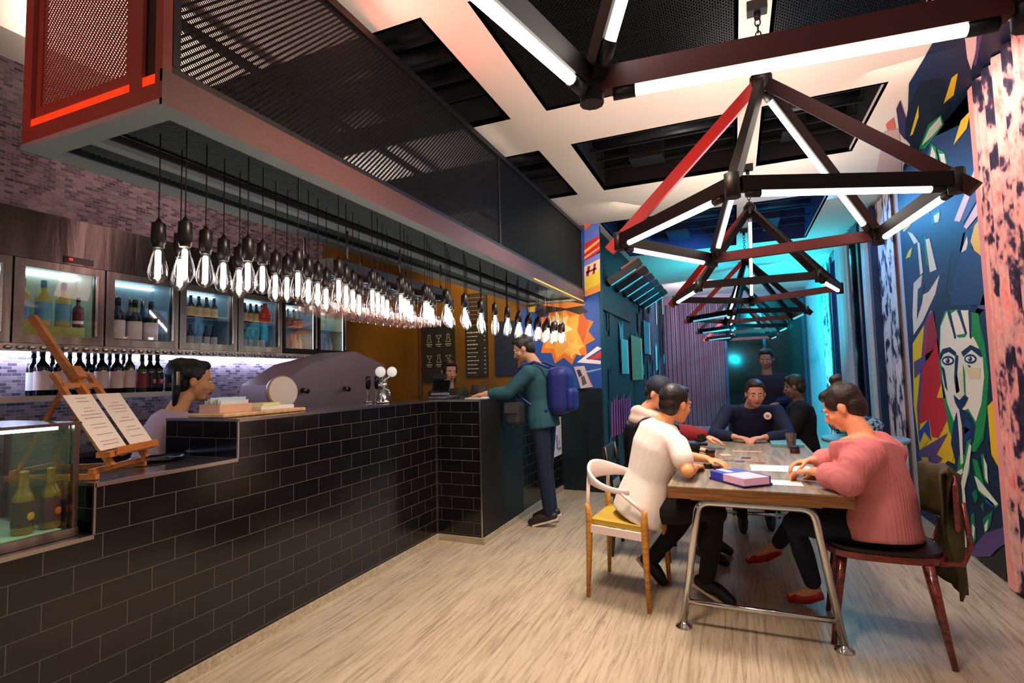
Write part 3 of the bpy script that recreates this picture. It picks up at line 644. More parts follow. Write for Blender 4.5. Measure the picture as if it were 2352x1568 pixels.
for i, (px, kd) in enumerate(row):
    back = -0.05 if kd == 0 else 0.03
    p = at(px, 900, x=SX+back); loc = (SX+back, p.y, 1.3); rz = random.uniform(-0.3, 0.3)
    L = '%s bottle from the left on the backlit shelf, ' % ORD[i]; G = 'bottles lined up on the backlit shelf'
    if kd == 0: place('r0', loc, rz, L+'dark, rear line', G, 'wine_bottle', 0.285, 0.036, M_wine, M_labelw, M_foil)
    elif kd == 1: place('r1', loc, rz, L+'pale pink label', G, 'wine_bottle', 0.295, 0.041, M_wine, M_labelp, M_foil)
    elif kd == 2: place('r2', loc, rz, L+'tallest, with a slim pourer', G, 'wine_bottle', 0.31, 0.036, M_wineg, M_labelp, M_black)
    elif kd == 3: place('r3', loc, rz, L+'green shouldered with a reddish label', G, 'liqueur_bottle', 0.27, 0.038, M_wineg, mat('red_label', '#7c1f2e', 0.5), M_black)
    elif kd == 4: place('r4', loc, rz, L+'black with a small pink badge', G, 'liqueur_bottle', 0.28, 0.042, M_wine, M_wine, M_black, patch=mat('pink_badge', '#c06a78', 0.5))
    elif kd == 5: place('r5', loc, rz, L+'short, dark with a brown seal', G, 'spirit_bottle', 0.24, 0.036, mat('amber_dark', '#1d0f0a', 0.15), mat('brown_label', '#57351f', 0.5), M_black, shape='x')
    else: place('r6', loc, rz, L+'orange amber spirit bottle at the end', G, 'spirit_bottle', 0.22, 0.035, mat('amber_glass', '#a8501e', 0.15), mat('amber_label', '#7a4a26', 0.5), M_edge, shape='x')
# fridge contents
M_pg = mat('pale_yellow_wine', '#cdbf62', 0.15); M_bl = mat('blue_label', '#6fb0cf', 0.5); M_dg = mat('fridge_green_glass', '#1a2e2a', 0.12); M_cl = mat('white_spirit_glass', '#b9c7cc', 0.12)
M_redb = mat('red_round', '#c22a22', 0.3)
def fill(i, z, n, kind, lbl, *a, yo=0.0, x=-4.03, **k):
    y0, y1 = FR[i][0]+0.075, FR[i][1]-0.085
    for q in range(n):
        y = y0+(y1-y0)*(q+0.5)/n+yo
        place(kind, (x, y, z), random.uniform(-.2, .2), '%s %s, %s, fridge %s' % (lbl[0], lbl[1], ORD[q], ['', 'behind the easel tip', 'under the first bulbs', 'third along', 'fourth along', 'fifth along', 'before the mustard wall'][i]), lbl[2], *a, **k)
zb, zt = FZ0+0.02, FZ0+0.258
fill(1, zb+0.10, 3, 'f1', ('pale yellow wine bottle with', 'blue and cream label', 'yellow wine bottles in the second fridge'), 'wine_bottle', 0.29, 0.042, M_pg, M_bl, M_bl, yo=-0.03)
b = MB(); b.box((XL+0.05, FR[1][0]+0.06, zb), (FX-0.08, FR[1][1]-0.07, zb+0.10)); tag(b.build('drinks_carton', mat('yellow_green_pack', '#a9b05a', 0.4, var=0.5, bscale=18)), 'yellow green pack of drinks under the yellow bottles in the second fridge', 'carton')
place('fx', (-4.0, FR[1][1]-0.10, zb+0.10), 0, 'dark red can stack at the right of the yellow bottles in the second fridge', 'cans in the second fridge', 'red_bottle', 0.20, 0.03, mat('maroon', '#6e1c2c', 0.3), M_labelw, M_black, lab_h=0.1)
fill(2, zb, 3, 'f2', ('dark green bottle with', 'big white label', 'white-labelled bottles in the third fridge'), 'wine_bottle', 0.33, 0.047, M_dg, M_labelw, M_foil, x=-4.0)
fill(2, zb, 4, 'f2b', ('dark bottle behind', 'white-labelled front row', 'rear bottles in the third fridge'), 'wine_bottle', 0.36, 0.036, M_dg, M_dg, M_edge, x=-4.12)
for i in (3, 4):
    fill(i, zb, 5, 'f3', ('small green bottle with', 'pale neck on the lower shelf', 'bottles on the lower fridge shelves'), 'beer_bottle', 0.19, 0.028, M_dg, M_cl, M_edge, shape='beer')
    fill(i, zt, 5, 'f4', ('small bottle with', 'cream label on the upper shelf', 'bottles on the upper fridge shelves'), 'beer_bottle', 0.19, 0.028, mat('dk_olive', '#2a3322', 0.15), mat('cream_label', '#d9cf9c', 0.5), M_edge, shape='beer')
b = MB(); b.lathe([(0.02, 0), (0.055, 0.03), (0.06, 0.08), (0.045, 0.13), (0.02, 0.17), (0.018, 0.2)], (-3.99, FR[4][1]-0.12, zt)); tag(b.build('red_flask', M_redb), 'round red bottle at the right of the upper shelf in the fourth fridge along', 'bottle')
fill(5, zt, 4, 'f5', ('clear bottle with', 'red and white label, upper shelf', 'clear bottles in the fifth fridge'), 'spirit_bottle', 0.19, 0.03, M_cl, mat('redwhite', '#b75a58', 0.5, var=0.5, bscale=30), M_edge, shape='x')
fill(5, zb, 5, 'f6', ('pale blue bottle', 'on lower shelf', 'pale bottles low in the fifth fridge'), 'beer_bottle', 0.18, 0.028, mat('pale_blue', '#9fc0d0', 0.2), M_cl, M_edge, shape='beer')
fill(6, zb, 4, 'f6', ('pale blue bottle', 'on lower shelf', 'pale bottles low in the last fridge'), 'beer_bottle', 0.18, 0.028, None, None, None)
# ---------------------------------------------------------------- hanging glass rack
rk = thing('glass_rack', 'steel rack hung from the canopy, full of upside-down wine glasses', 'rack', (-2.21, 2.95, 1.94))
b = MB(); RX0, RX1, RY0, RY1, RZ = -2.40, -2.02, 2.30, 3.60, 1.94
b.box((RX0, RY0, RZ), (RX1, RY0+0.02, RZ+0.08)); b.box((RX0, RY1-0.02, RZ), (RX1, RY1, RZ+0.08)); b.box((RX0, RY0+0.02, RZ), (RX0+0.02, RY1-0.02, RZ+0.08)); b.box((RX1-0.02, RY0+0.02, RZ+0.04), (RX1, RY1-0.02, RZ+0.08)); b.box((RX0, RY0, RZ+0.08), (RX1, RY1, RZ+0.09))
b.build('tray', mat('rack_grey', '#33282a', 0.6), rk)
b = MB()
for k in range(4):
    x = RX0+0.06+k*0.085
    b.bar((x-0.022, RY0, RZ), (x-0.022, RY1, RZ), 0.008, 0.004); b.bar((x+0.022, RY0, RZ), (x+0.022, RY1, RZ), 0.008, 0.004)
b.build('glass_runner', M_steel, rk)
for x in (RX0+0.03, RX1-0.03):
    for y in (2.45, 2.98, 3.52):
        b = MB(); b.cyl((x, y, RZ+0.09), (x, y, HZ-0.001), 0.008, n=8); b.build('rod', M_steel, rk)
M_gl2 = thin_glass('wine_glass', '#fff0ea', 0.5, 0.08)
def make_glass():
    b = MB(); b.lathe([(0.032, 0.004), (0.032, 0.0), (0.006, -0.006), (0.0035, -0.02), (0.0035, -0.085), (0.012, -0.095), (0.034, -0.125), (0.038, -0.155), (0.031, -0.20)], n=12, cap=False)
    o = b.build('wine_glass', M_gl2); return tag(o, 'x', 'wine glass', 'wine glasses hanging upside down in the rack')
g0 = make_glass(); firstg = True
for k in range(4):
    for q in range(14):
        x = RX1-0.065-k*0.085; y = RY0+0.08+q*0.087
        l = 'upside-down wine glass, %s file from the aisle, %s place from the near end' % (ORD[k], ORD[q])
        if firstg: g0.location = (x, y, RZ+0.002); g0['label'] = l; firstg = False
        else: o = g0.copy(); COL.objects.link(o); o.location = (x, y, RZ+0.002); o['label'] = l
# ================================================================ display case on the low counter
dc = thing('display_case', 'glass display case with steel base on the lowest counter step', 'display case', (-2.7, 0.9, 0.765))
b = MB(); b.box((-2.92, 0.3, 0.767), (-2.42, 1.31, 0.80)); b.build('base', M_steel, dc)
b = MB()
for x, y in ((-2.43, 1.295), (-2.91, 1.295)): b.box((x-0.01, y-0.01, 0.8), (x+0.01, y+0.01, 1.20))
b.box((-2.92, 0.3, 1.20), (-2.42, 1.31, 1.212)); b.build('frame', M_steeld, dc)
b = MB(); b.box((-2.426, 0.3, 0.80), (-2.422, 1.268, 1.2)); b.box((-2.90, 1.281, 0.80), (-2.441, 1.284, 1.2)); b.build('glass_pane', M_glassgreen, dc)
b = MB(); b.box((-2.915, 0.32, 0.8005), (-2.90, 1.26, 1.19)); b.box((-2.90, 0.32, 0.8005), (-2.44, 1.26, 0.803)); b.build('pale_lining', mat('case_lining', '#b9cdbf', 0.5), dc)
b = MB(); b.box((-2.50, 0.32, 1.185), (-2.46, 1.25, 1.197)); b.build('light_strip', mat('case_fill_glow', '#ffffff', 0.4, emit='#f4fff0', strength=9), dc)  # glowing strip added under the lid to brighten the case interior
b = MB(); b.box((-2.90, 0.3, 0.98), (-2.46, 1.26, 0.986)); b.build('glass_shelf', M_glassgreen, dc)
M_beer = mat('amber_brown_glass', '#8a6c1c', 0.08, coat=0.6)
for i, (px, py) in enumerate(((67, 1215), (120, 1195))):
    p = at(px, py, z=0.801)
    place('beer%d' % i, (-2.50, 1.165+0.088*i, 0.804), 0.3, ['left', 'right'][i]+'most of two beer bottles in the glass display case, '+['with yellow round badge', 'with purple and orange label'][i], 'beer bottles in the display case', 'beer_bottle', 0.235, 0.034, M_beer, mat('beer_label%d' % i, ['#3d3424', '#5b3340'][i], 0.5), mat('brown_foil', '#3c2a12', 0.4), shape='beer', patch=mat('badge%d' % i, ['#e0a020', '#d86a28'][i], 0.5))
pl = thing('cake_plate', 'white plate with a pale cake on the upper glass shelf', 'plate', (-2.72, 1.0, 0.987))
b = MB(); b.lathe([(0.05, 0.987), (0.11, 0.995), (0.12, 1.003), (0.10, 1.0)], (-2.72, 1.0, 0), n=20); b.build('dish', mat('white_china', '#dfe3dc', 0.3), pl)
b = MB(); b.ball((-2.72, 1.0, 1.03), (0.075, 0.085, 0.035)); b.build('cake', mat('pale_cake', '#c9cdb8', 0.7, bump=0.5), pl)
bd = thing('wooden_board', 'round amber wooden board on the floor of the display case', 'board', (-2.72, 0.85, 0.801))
b = MB(); b.lathe([(0.14, 0.845), (0.145, 0.85), (0.145, 0.86), (0.14, 0.865)], (-2.72, 0.85, 0), n=24); b.build('board', mat('amber_wood', '#a8762f', 0.4), bd)
b = MB(); b.lathe([(0.05, 0.801), (0.03, 0.81), (0.03, 0.845)], (-2.72, 0.85, 0), n=12); b.build('stand', M_steel, bd)
# ================================================================ easel with menu card
M_beech = wood_mat('orange_beech', '#b5652a', '#cf7f3c', 0.4, (6, 6, 40))
ez = thing('table_easel', 'orange wooden table easel holding the drinks menu on the counter step', 'easel', (-2.62, 1.55, 0.965))
fwd = Vector((0.88, 0.475, 0)).normalized(); sd = Vector((-0.475, 0.88, 0)).normalized()     # easel front faces the aisle and camera
E0 = Vector((-2.575, 1.515, 0.967)); back = -fwd
def ep(s_, f_, z_): return E0+sd*s_+fwd*f_+Vector((0, 0, z_))
b = MB(); b.bar(ep(-0.17, 0.05, 0.012), ep(-0.13, -0.33, 0.012), 0.022, 0.022); b.bar(ep(0.17, 0.05, 0.012), ep(0.13, -0.33, 0.012), 0.022, 0.022); b.bar(ep(-0.18, 0.03, 0.034), ep(0.18, 0.03, 0.034), 0.022, 0.02); b.bar(ep(-0.14, -0.30, 0.034), ep(0.14, -0.30, 0.034), 0.022, 0.02); b.build('base_frame', M_beech, ez)
lean = lambda z: 0.12-0.65*z           # the easel leans back
for s_ in (-0.125, 0.125):
    b = MB(); b.bar(ep(s_, lean(0.05)-0.01, 0.047), ep(s_*0.86, lean(0.44)-0.01, 0.44), 0.028, 0.02, up=fwd); b.build('side_post', M_beech, ez)
b = MB(); b.bar(ep(0, lean(0.08)-0.01, 0.08), ep(0, lean(0.70)-0.01, 0.70), 0.026, 0.03, up=fwd); b.build('mast', M_beech, ez)
b = MB(); b.bar(ep(0, lean(0.42)+0.015, 0.42), ep(0, lean(0.47)+0.015, 0.47), 0.055, 0.03, up=fwd); b.build('slider', M_beech, ez)
b = MB(); b.bar(ep(-0.115, lean(0.39)-0.01, 0.39), ep(0.115, lean(0.39)-0.01, 0.39), 0.03, 0.02); b.build('cross_rail', M_beech, ez)
b = MB(); b.bar(ep(-0.18, lean(0.1)+0.02, 0.10), ep(0.18, lean(0.1)+0.02, 0.10), 0.055, 0.022); b.bar(ep(-0.15, lean(0.1)+0.055, 0.112), ep(0.15, lean(0.1)+0.055, 0.112), 0.006, 0.03); b.build('ledge', M_beech, ez)
for s_ in (-0.10, 0.10):
    b = MB(); b.bar(ep(s_, -0.30, 0.045), ep(s_*0.8, lean(0.38)-0.03, 0.37), 0.018, 0.016); b.build('rear_prop', M_beech, ez)
mn = thing('menu_card', 'cream two-leaf menu card standing on the wooden easel', 'menu', ep(0, lean(0.1)+0.03, 0.113))
M_paper = mat('cream_paper', '#efdccb', 0.7); M_ink = mat('faint_ink', '#b99d92', 0.7)
for s0, s1 in ((-0.185, -0.014), (0.014, 0.185)):
    b = MB(); q = [ep(s0, lean(0.115)+0.022, 0.118), ep(s1, lean(0.115)+0.022, 0.118), ep(s1, lean(0.35)+0.022, 0.35), ep(s0, lean(0.35)+0.022, 0.35)]
    b.prism(q, fwd*0.002); lf = b.build('leaf', M_paper, mn)
    b = MB(); rng = random.Random(3 if s0 < 0 else 4)
    for k in range(15):
        z = 0.335-k*0.014; wdt = rng.uniform(0.3, 0.9)*0.07; c = (s0+s1)/2
        if rng.random() < 0.2: continue
        b.bar(ep(c-wdt, lean(z)+0.0285, z), ep(c+wdt, lean(z)+0.0285, z), 0.0008, 0.0022)
    b.build('writing', M_ink, lf)
tr = thing('serving_tray', 'dark round tray lying on the counter step behind the easel', 'tray', (-2.68, 1.85, 0.965))
b = MB(); b.lathe([(0.09, 0.967), (0.12, 0.969), (0.13, 0.98), (0.125, 0.98), (0.115, 0.972), (0.01, 0.971)], (-2.76, 1.84, 0), n=28); b.build('tray_disc', M_blackgloss, tr)
# ================================================================ things on the tall counter
CT = 1.166
bo = thing('serving_board', 'long pale wooden board on the near end of the tall counter', 'board', (-2.66, 2.2, CT))
b = MB(); b.box((-2.80, 2.03, CT), (-2.52, 2.62, CT+0.022), bevel=0.006); b.build('board', wood_mat('pale_board', '#d79a58', '#efc48c', 0.4), bo)
bx = thing('flyer_box', 'small open box packed with flyers on the wooden board', 'box', (-2.66, 2.16, CT+0.022))
b = MB()
for a, c in (((-2.76, 2.07), (-2.60, 2.078)), ((-2.76, 2.272), (-2.60, 2.28)), ((-2.76, 2.078), (-2.752, 2.272)), ((-2.608, 2.078), (-2.60, 2.272))): b.box((a[0], a[1], CT+0.023), (c[0], c[1], CT+0.068))
b.build('box_wall', mat('peach_card', '#e9b493', 0.6), bx)
for k in range(7):
    b = MB(); x = -2.745+k*0.02; b.prism([(x, 2.085, CT+0.024), (x, 2.265, CT+0.024), (x+0.012, 2.265, CT+0.09+0.008*(k % 3)), (x+0.012, 2.085, CT+0.09+0.008*(k % 3))], (0.004, 0, 0)); b.build('flyer', mat('flyer%d' % (k % 3), ['#e8efe8', '#f5e7a6', '#cfe6ea'][k % 3], 0.6), bx)
sp = thing('paper_stack', 'stack of white and yellow leaflets on the wooden board', 'papers', (-2.66, 2.43, CT+0.022))
b = MB(); b.box((-2.76, 2.31, CT+0.023), (-2.56, 2.56, CT+0.045)); b.build('leaflets', mat('leaflet_white', '#f2efe2', 0.6), sp)
b = MB(); b.box((-2.75, 2.36, CT+0.0455), (-2.63, 2.52, CT+0.06), rot=Matrix.Rotation(0.2, 4, 'Z')); b.build('top_leaflets', mat('leaflet_yellow', '#e8df8a', 0.6), sp)
sg = thing('round_sign', 'round cream sign with a thick red-brown rim standing behind the leaflets', 'sign', (-2.86, 2.72, CT))
ax = Vector((0.98, -0.22, 0.12))
b = MB(); b.lathe([(0.001, -0.045), (0.09, -0.045), (0.105, -0.035), (0.112, 0.0), (0.108, 0.008), (0.001, 0.010)], (-2.84, 2.74, CT+0.118), n=32, axis=ax); b.build('drum', mat('sign_rim', '#c79a86', 0.35), sg)
b = MB(); b.lathe([(0.001, 0.0125), (0.100, 0.0125), (0.106, 0.010)], (-2.84, 2.74, CT+0.118), n=32, axis=ax); b.build('face_disc', mat('sign_face', '#f1e3d0', 0.4), sg)
b = MB(); b.box((-2.87, 2.70, CT), (-2.80, 2.77, CT+0.02)); b.build('foot', M_steel, sg)
# beer tap tower
tp = thing('beer_tap', 'chrome beer tap tower with two white oval badges on the counter', 'beer tap', (-2.58, 3.50, CT))
b = MB(); b.lathe([(0.055, CT), (0.055, CT+0.012), (0.03, CT+0.03), (0.026, CT+0.10), (0.034, CT+0.12), (0.038, CT+0.14), (0.03, CT+0.165), (0.012, CT+0.175)], (-2.58, 3.50, 0), n=20); b.build('column', M_chrome, tp)
for s_ in (-1, 1):
    c = Vector((-2.58, 3.50, CT+0.17)); e = c+Vector((0.035, 0.075*s_, 0.05))
    b = MB(); b.cyl(c, e, 0.008); b.build('arm', M_chrome, tp)
    b = MB(); b.lathe([(0.001, -0.012), (0.036, -0.012), (0.042, 0), (0.036, 0.012), (0.001, 0.012)], e+Vector((0, 0, 0.025)), n=20, axis=(0.8, -0.6, 0)); b.build('badge', mat('white_badge', '#eef2f2', 0.2, emit='#ffffff', strength=0.25), tp)['label'] = 'white oval badge'
b = MB(); b.cyl((-2.58, 3.5, CT+0.11), (-2.50, 3.47, CT+0.10), 0.009); b.cyl((-2.50, 3.47, CT+0.10), (-2.49, 3.468, CT+0.06), 0.007); b.build('spout', M_chrome, tp)
for k, dy in enumerate((0, 0.07)):
    wt = thing('tap_handle', 'slim steel pump %s on the counter, left of the white-badged tap' % ['nearer the camera', 'farther from the camera'][k], 'pump', (-2.76, 3.55+dy, CT), 0, 'steel pumps on the counter')
    b = MB(); b.lathe([(0.03, CT), (0.03, CT+0.01), (0.012, CT+0.02), (0.012, CT+0.11)], (-2.76, 3.55+dy*1.6, 0), n=12); b.build('stem', M_chrome, wt)
    b = MB(); b.lathe([(0.012, CT+0.11), (0.02, CT+0.13), (0.022, CT+0.20), (0.016, CT+0.215)], (-2.76, 3.55+dy*1.6, 0), n=12); b.build('grip', M_blackgloss, wt)
# mauve blur behind the counter, built as a solid machine-like housing
em = thing('blur_housing', 'large mauve-grey solid housing standing in for a blur behind the counter', 'coffee machine', (-3.3, 3.9, 0.95))
M_mauve = mat('blur_mauve', '#8a7478', 0.45, 0.3, var=0.2, bscale=3)
b = MB(); b.prism([(-3.68, 3.05, 0.955), (-3.68, 4.6, 0.955), (-3.68, 4.45, 1.50), (-3.68, 4.0, 1.62), (-3.68, 3.45, 1.50), (-3.68, 3.12, 1.33)], (0.42, 0, 0)); b.build('housing', M_mauve, em)
for k in range(2): b = MB(); b.cyl((-3.258, 3.35+k*0.5, 1.28), (-3.20, 3.35+k*0.5, 1.27), 0.02); b.build('housing_stub', M_steeld, em)
mb_ = thing('housing_stand', 'dark stand under the mauve housing', 'stand', (-3.47, 3.8, 0))
b = MB(); b.box((-3.69, 3.0, 0), (-3.25, 4.6, 0.95)); b.build('cabinet', mat('bench_dark', '#1b1a20'), mb_)
# point of sale
ps = thing('cash_register', 'black point-of-sale terminal with silver stand on the counter corner', 'cash register', (-2.46, 4.25, CT))
b = MB(); b.box((-2.56, 4.14, CT), (-2.36, 4.36, CT+0.025), bevel=0.004); b.build('base', M_steeld, ps)
b = MB(); b.box((-2.10-0.36, 4.235, CT+0.025), (-2.07-0.36, 4.265, CT+0.12)); b.build('neck', M_steel, ps)
R_ = Matrix.Rotation(math.radians(-18), 4, 'X')
b = MB(); b.box((-2.545, 4.20, CT+0.06), (-2.375, 4.225, CT+0.165), rot=R_, bevel=0.004); b.build('screen', M_blackgloss, ps)
b = MB(); b.box((-2.53, 4.185, CT+0.175), (-2.40, 4.21, CT+0.225), rot=R_); b.build('customer_display', M_black, ps)
b = MB(); b.box((-2.55, 4.175, CT+0.035), (-2.37, 4.19, CT+0.052)); b.build('keypad', mat('grey_keys', '#8e8a8e', 0.4), ps)
tb = thing('tablet', 'small dark tablet on an angled stand beside the cash register', 'tablet', (-2.25, 4.6, CT))
b = MB(); b.box((-2.34, 4.55, CT+0.02), (-2.18, 4.562, CT+0.115), rot=Matrix.Rotation(math.radians(-35), 4, 'X'), bevel=0.003); b.build('screen', M_blackgloss, tb)
b = MB(); b.prism([(-2.29, 4.56, CT), (-2.29, 4.66, CT), (-2.29, 4.60, CT+0.06)], (0.06, 0, 0)); b.build('stand', M_steel, tb)
cp_ = thing('counter_papers', 'white papers under the standing man\'s hands on the counter', 'papers', (-2.12, 4.32, CT))
b = MB(); b.box((-2.22, 4.2, CT), (-2.02, 4.5, CT+0.004)); b.build('sheet', mat('white_paper', '#ece4dc', 0.7), cp_)
# ================================================================ chalk boards and back-bar mural
def strokes(b, pts, w, y):
    for (x0, z0), (x1, z1) in zip(pts, pts[1:]): b.bar((x0, y, z0), (x1, y, z1), 0.0012, w, up=(0, 0, 1)) if abs(x1-x0) >= abs(z1-z0) else b.bar((x0, y, z0), (x1, y, z1), 0.0012, w, up=(1, 0, 0))
M_slate = mat('chalkboard_slate', '#1f2226', 0.6, var=0.15, bscale=6); M_chalk = mat('white_chalk', '#b9b5ae', 0.9)
def board(name, x0, x1, z0, z1, label, cat='chalkboard', frame=True, m=None):
    t = thing(name, label, cat, ((x0+x1)/2, YB-0.02, z0))
    b = MB(); b.box((x0, YB-0.022, z0), (x1, YB-0.004, z1)); b.build('slate', m or M_slate, t)
    return t
t = board('chalkboard', -3.86, -3.38, 1.30, 2.06, 'chalkboard with drawn drinks in two rows, behind the woman at the register')
rng = random.Random(5); b = MB()
for r_ in range(2):
    for c_ in range(3):
        cx, cz = -3.76+c_*0.145, 1.86-r_*0.27; y = YB-0.0225
        if (r_+c_) % 2 == 0: P_ = [(-.02, .07), (.02, .07), (.012, .03), (.035, -.03), (-.035, -.03), (-.012, .03), (-.02, .07)]
        else: P_ = [(-.04, .06), (.04, .06), (0, .01), (-.04, .06)]; strokes(b, [(cx, cz+.01), (cx, cz-.03)], 0.006, y); strokes(b, [(cx-.025, cz-.03), (cx+.025, cz-.03)], 0.006, y); P_ = P_
        strokes(b, [(cx+a, cz+c) for a, c in P_], 0.006, y)
        strokes(b, [(cx-.045, cz-.06), (cx+.045, cz-.06)], 0.011, y); strokes(b, [(cx-.03, cz-.085), (cx+.03, cz-.085)], 0.008, y)
b.build('chalk_drawing', M_chalk, t)
t = board('chalkboard', -3.22, -2.90, 1.36, 2.02, 'chalkboard price list with short lines of writing and a price column')
b = MB(); rng = random.Random(8)
for k in range(11):
    z = 1.93-k*0.052; x = -3.19; big = k in (0, 3)
    while x < -3.03-(0.03 if not big else 0):
        wd = rng.uniform(0.02, 0.05); strokes(b, [(x, z), (x+wd, z)], 0.018 if big else 0.012, YB-0.0225); x += wd+0.008
    if not big: strokes(b, [(-2.95, z), (-2.925, z)], 0.010, YB-0.0225)
b.build('chalk_writing', M_chalk, t)
b = MB(); b.box((-3.22, YB-0.0225, 2.02), (-2.90, YB-0.004, 2.03)); b.build('top_strip', mat('gold_strip', '#7d6a28', 0.5), t)
t = board('menu_board', -3.22, -2.90, 2.05, 2.44, 'upper dark menu board with brown writing above the price list', 'menu board')
b = MB()
for k in range(6):
    z = 2.38-k*0.055; x = -3.19
    while x < -2.97: wd = rng.uniform(0.02, 0.06); strokes(b, [(x, z), (x+wd, z)], 0.012, YB-0.0225); x += wd+0.01
b.build('writing', mat('rust_chalk', '#8a5a48', 0.8), t)
t = board('blue_board', -2.80, -2.50, 1.36, 2.05, 'blank dark blue board right of the price list', 'board', m=mat('navy_board', '#0f1e3c', 0.5))
b = MB(); b.box((-3.92, YB-0.03, 1.12), (-3.88, YB-0.003, 2.5)); tag(b.build('copper_pipe', mat('copper_strip', '#a08070', 0.3, 0.9)), 'thin pale copper strip on the mustard wall left of the drawn-drinks chalkboard', 'trim strip')

def P2(b, m, pts, layer, plane, step=0.0009):
    b.use(m); b.face([plane(p, layer*step) for p in pts])
C = lambda c: mat('paint_'+c[1:], c, 0.55)
# comic-style mural on the back wall and pillar (y = YB): a plain burst pattern
mu = thing('comic_mural', 'blue comic-style mural with an orange and yellow burst beside the counter end', 'mural', (-2.0, YB-0.06, 1.2))
yb = YB-0.052
b = MB().use(C('#1d4da6')); b.box((-2.42, yb, 1.19), (-1.43, yb+0.0015, 2.19)); b.box((-1.62, yb, 2.19), (-1.43, yb+0.0015, 3.12))
pm = lambda p, o: at(p[0], p[1], y=yb-0.001-o)
def poly(c, pts, layer=1): P2(b, C(c), pts, layer, pm)
def star(cx, cy, r0, r1, n, ph=0, sx=1.0): return [(cx+sx*(r0 if k % 2 else r1)*math.cos(ph+PI*k/n), cy+(r0 if k % 2 else r1)*math.sin(ph+PI*k/n)) for k in range(2*n)]
poly('#e9772a', star(1298, 765, 56, 74, 11, 0.2, 0.95), 1); poly('#f4a83c', star(1296, 768, 42, 60, 9, 0.5, 0.9), 2)
poly('#f6d9a0', star(1282, 752, 22, 38, 7, 0.1, 0.9), 3); poly('#fbeedd', star(1275, 745, 10, 22, 6, 0.3), 4)
poly('#f6c25a', star(1318, 800, 12, 24, 6, 0.8), 3); poly('#c9551a', [(1332, 712), (1352, 740), (1340, 790), (1326, 760)], 3)
poly('#2a1410', [(1228, 716), (1262, 700), (1332, 700), (1352, 716), (1330, 722), (1300, 712), (1262, 718), (1240, 730)], 4)
poly('#f08a30', [(1240, 700), (1300, 690), (1345, 700), (1300, 708)], 5)
poly('#e8e4f2', [(1325, 832), (1372, 795), (1382, 800), (1345, 824), (1380, 828), (1380, 836)], 2); poly('#cf2b2f', [(1348, 826), (1381, 806), (1381, 822)], 3)
poly('#7fa2da', [(1345, 852), (1381, 845), (1381, 848), (1350, 856)], 2)
poly('#e8b53a', [(1150, 700), (1175, 703), (1205, 712), (1185, 722), (1172, 718), (1160, 712)] if False else [(1212, 706), (1232, 702), (1228, 716), (1214, 716)], 2)
# pillar strip
poly('#5a6fc8', [(1342, 512), (1376, 512), (1377, 545), (1342, 562)], 1); poly('#e0632a', [(1341, 513), (1362, 512), (1343, 530)], 2)
poly('#c8242c', [(1342, 560), (1377, 540), (1378, 575), (1342, 600)], 2); poly('#f0b05a', [(1342, 575), (1377, 548), (1377, 554), (1342, 583)], 3); poly('#f5a070', [(1342, 590), (1377, 566), (1377, 570), (1342, 596)], 3)
poly('#7a80c8', [(1342, 600), (1378, 580), (1378, 594), (1342, 612)], 3); poly('#f2cdb0', [(1342, 612), (1378, 594), (1378, 620), (1342, 640)], 2)
poly('#f2cf4a', [(1342, 640), (1378, 620), (1379, 655), (1343, 672)], 2); poly('#8a3020', [(1350, 612), (1356, 610), (1352, 634), (1346, 634)], 4); poly('#8a3020', [(1364, 606), (1369, 604), (1366, 628), (1361, 630)], 4); poly('#8a3020', [(1346, 624), (1370, 614), (1370, 618), (1346, 628)], 4)
poly('#f0a050', [(1343, 668), (1379, 650), (1379, 668), (1343, 682)], 3)
b.mats and b.build('painted_panel', None, mu)
pp = thing('paper_collage', 'small grey and pink collage poster at the lower edge of the blue mural', 'poster', (-1.8, YB-0.06, 1.2))
b = MB(); pm = lambda p, o: at(p[0], p[1], y=yb-0.006-o)
poly('#cdbfc6', [(1318, 842), (1342, 840), (1350, 862), (1362, 888), (1334, 892), (1326, 866)], 0); poly('#3b3b48', [(1324, 850), (1332, 848), (1338, 862), (1330, 866)], 1); poly('#5a5a66', [(1334, 866), (1342, 862), (1348, 880), (1338, 886)], 1); poly('#e08a8a', [(1340, 846), (1346, 858), (1356, 884), (1362, 888), (1350, 862)], 1)
b.build('sheet', None, pp)
b = MB(); b.box((-1.62, YB-0.054, 0.0), (-1.44, YB-0.0505, 1.185)); tag(b.build('pillar_cladding', mat('petrol_board', '#0a1c26', 0.4)), 'dark petrol cladding board on the pillar below the comic mural', 'panel')
b = MB(); b.box((-1.95+0.0, YB-0.012, 0.0), (-1.625, YB-0.002, 1.185)); tag(b.build('corner_board', mat('petrol_board2', '#0d2026', 0.4)), 'narrow dark board between the counter end and the pillar', 'panel')
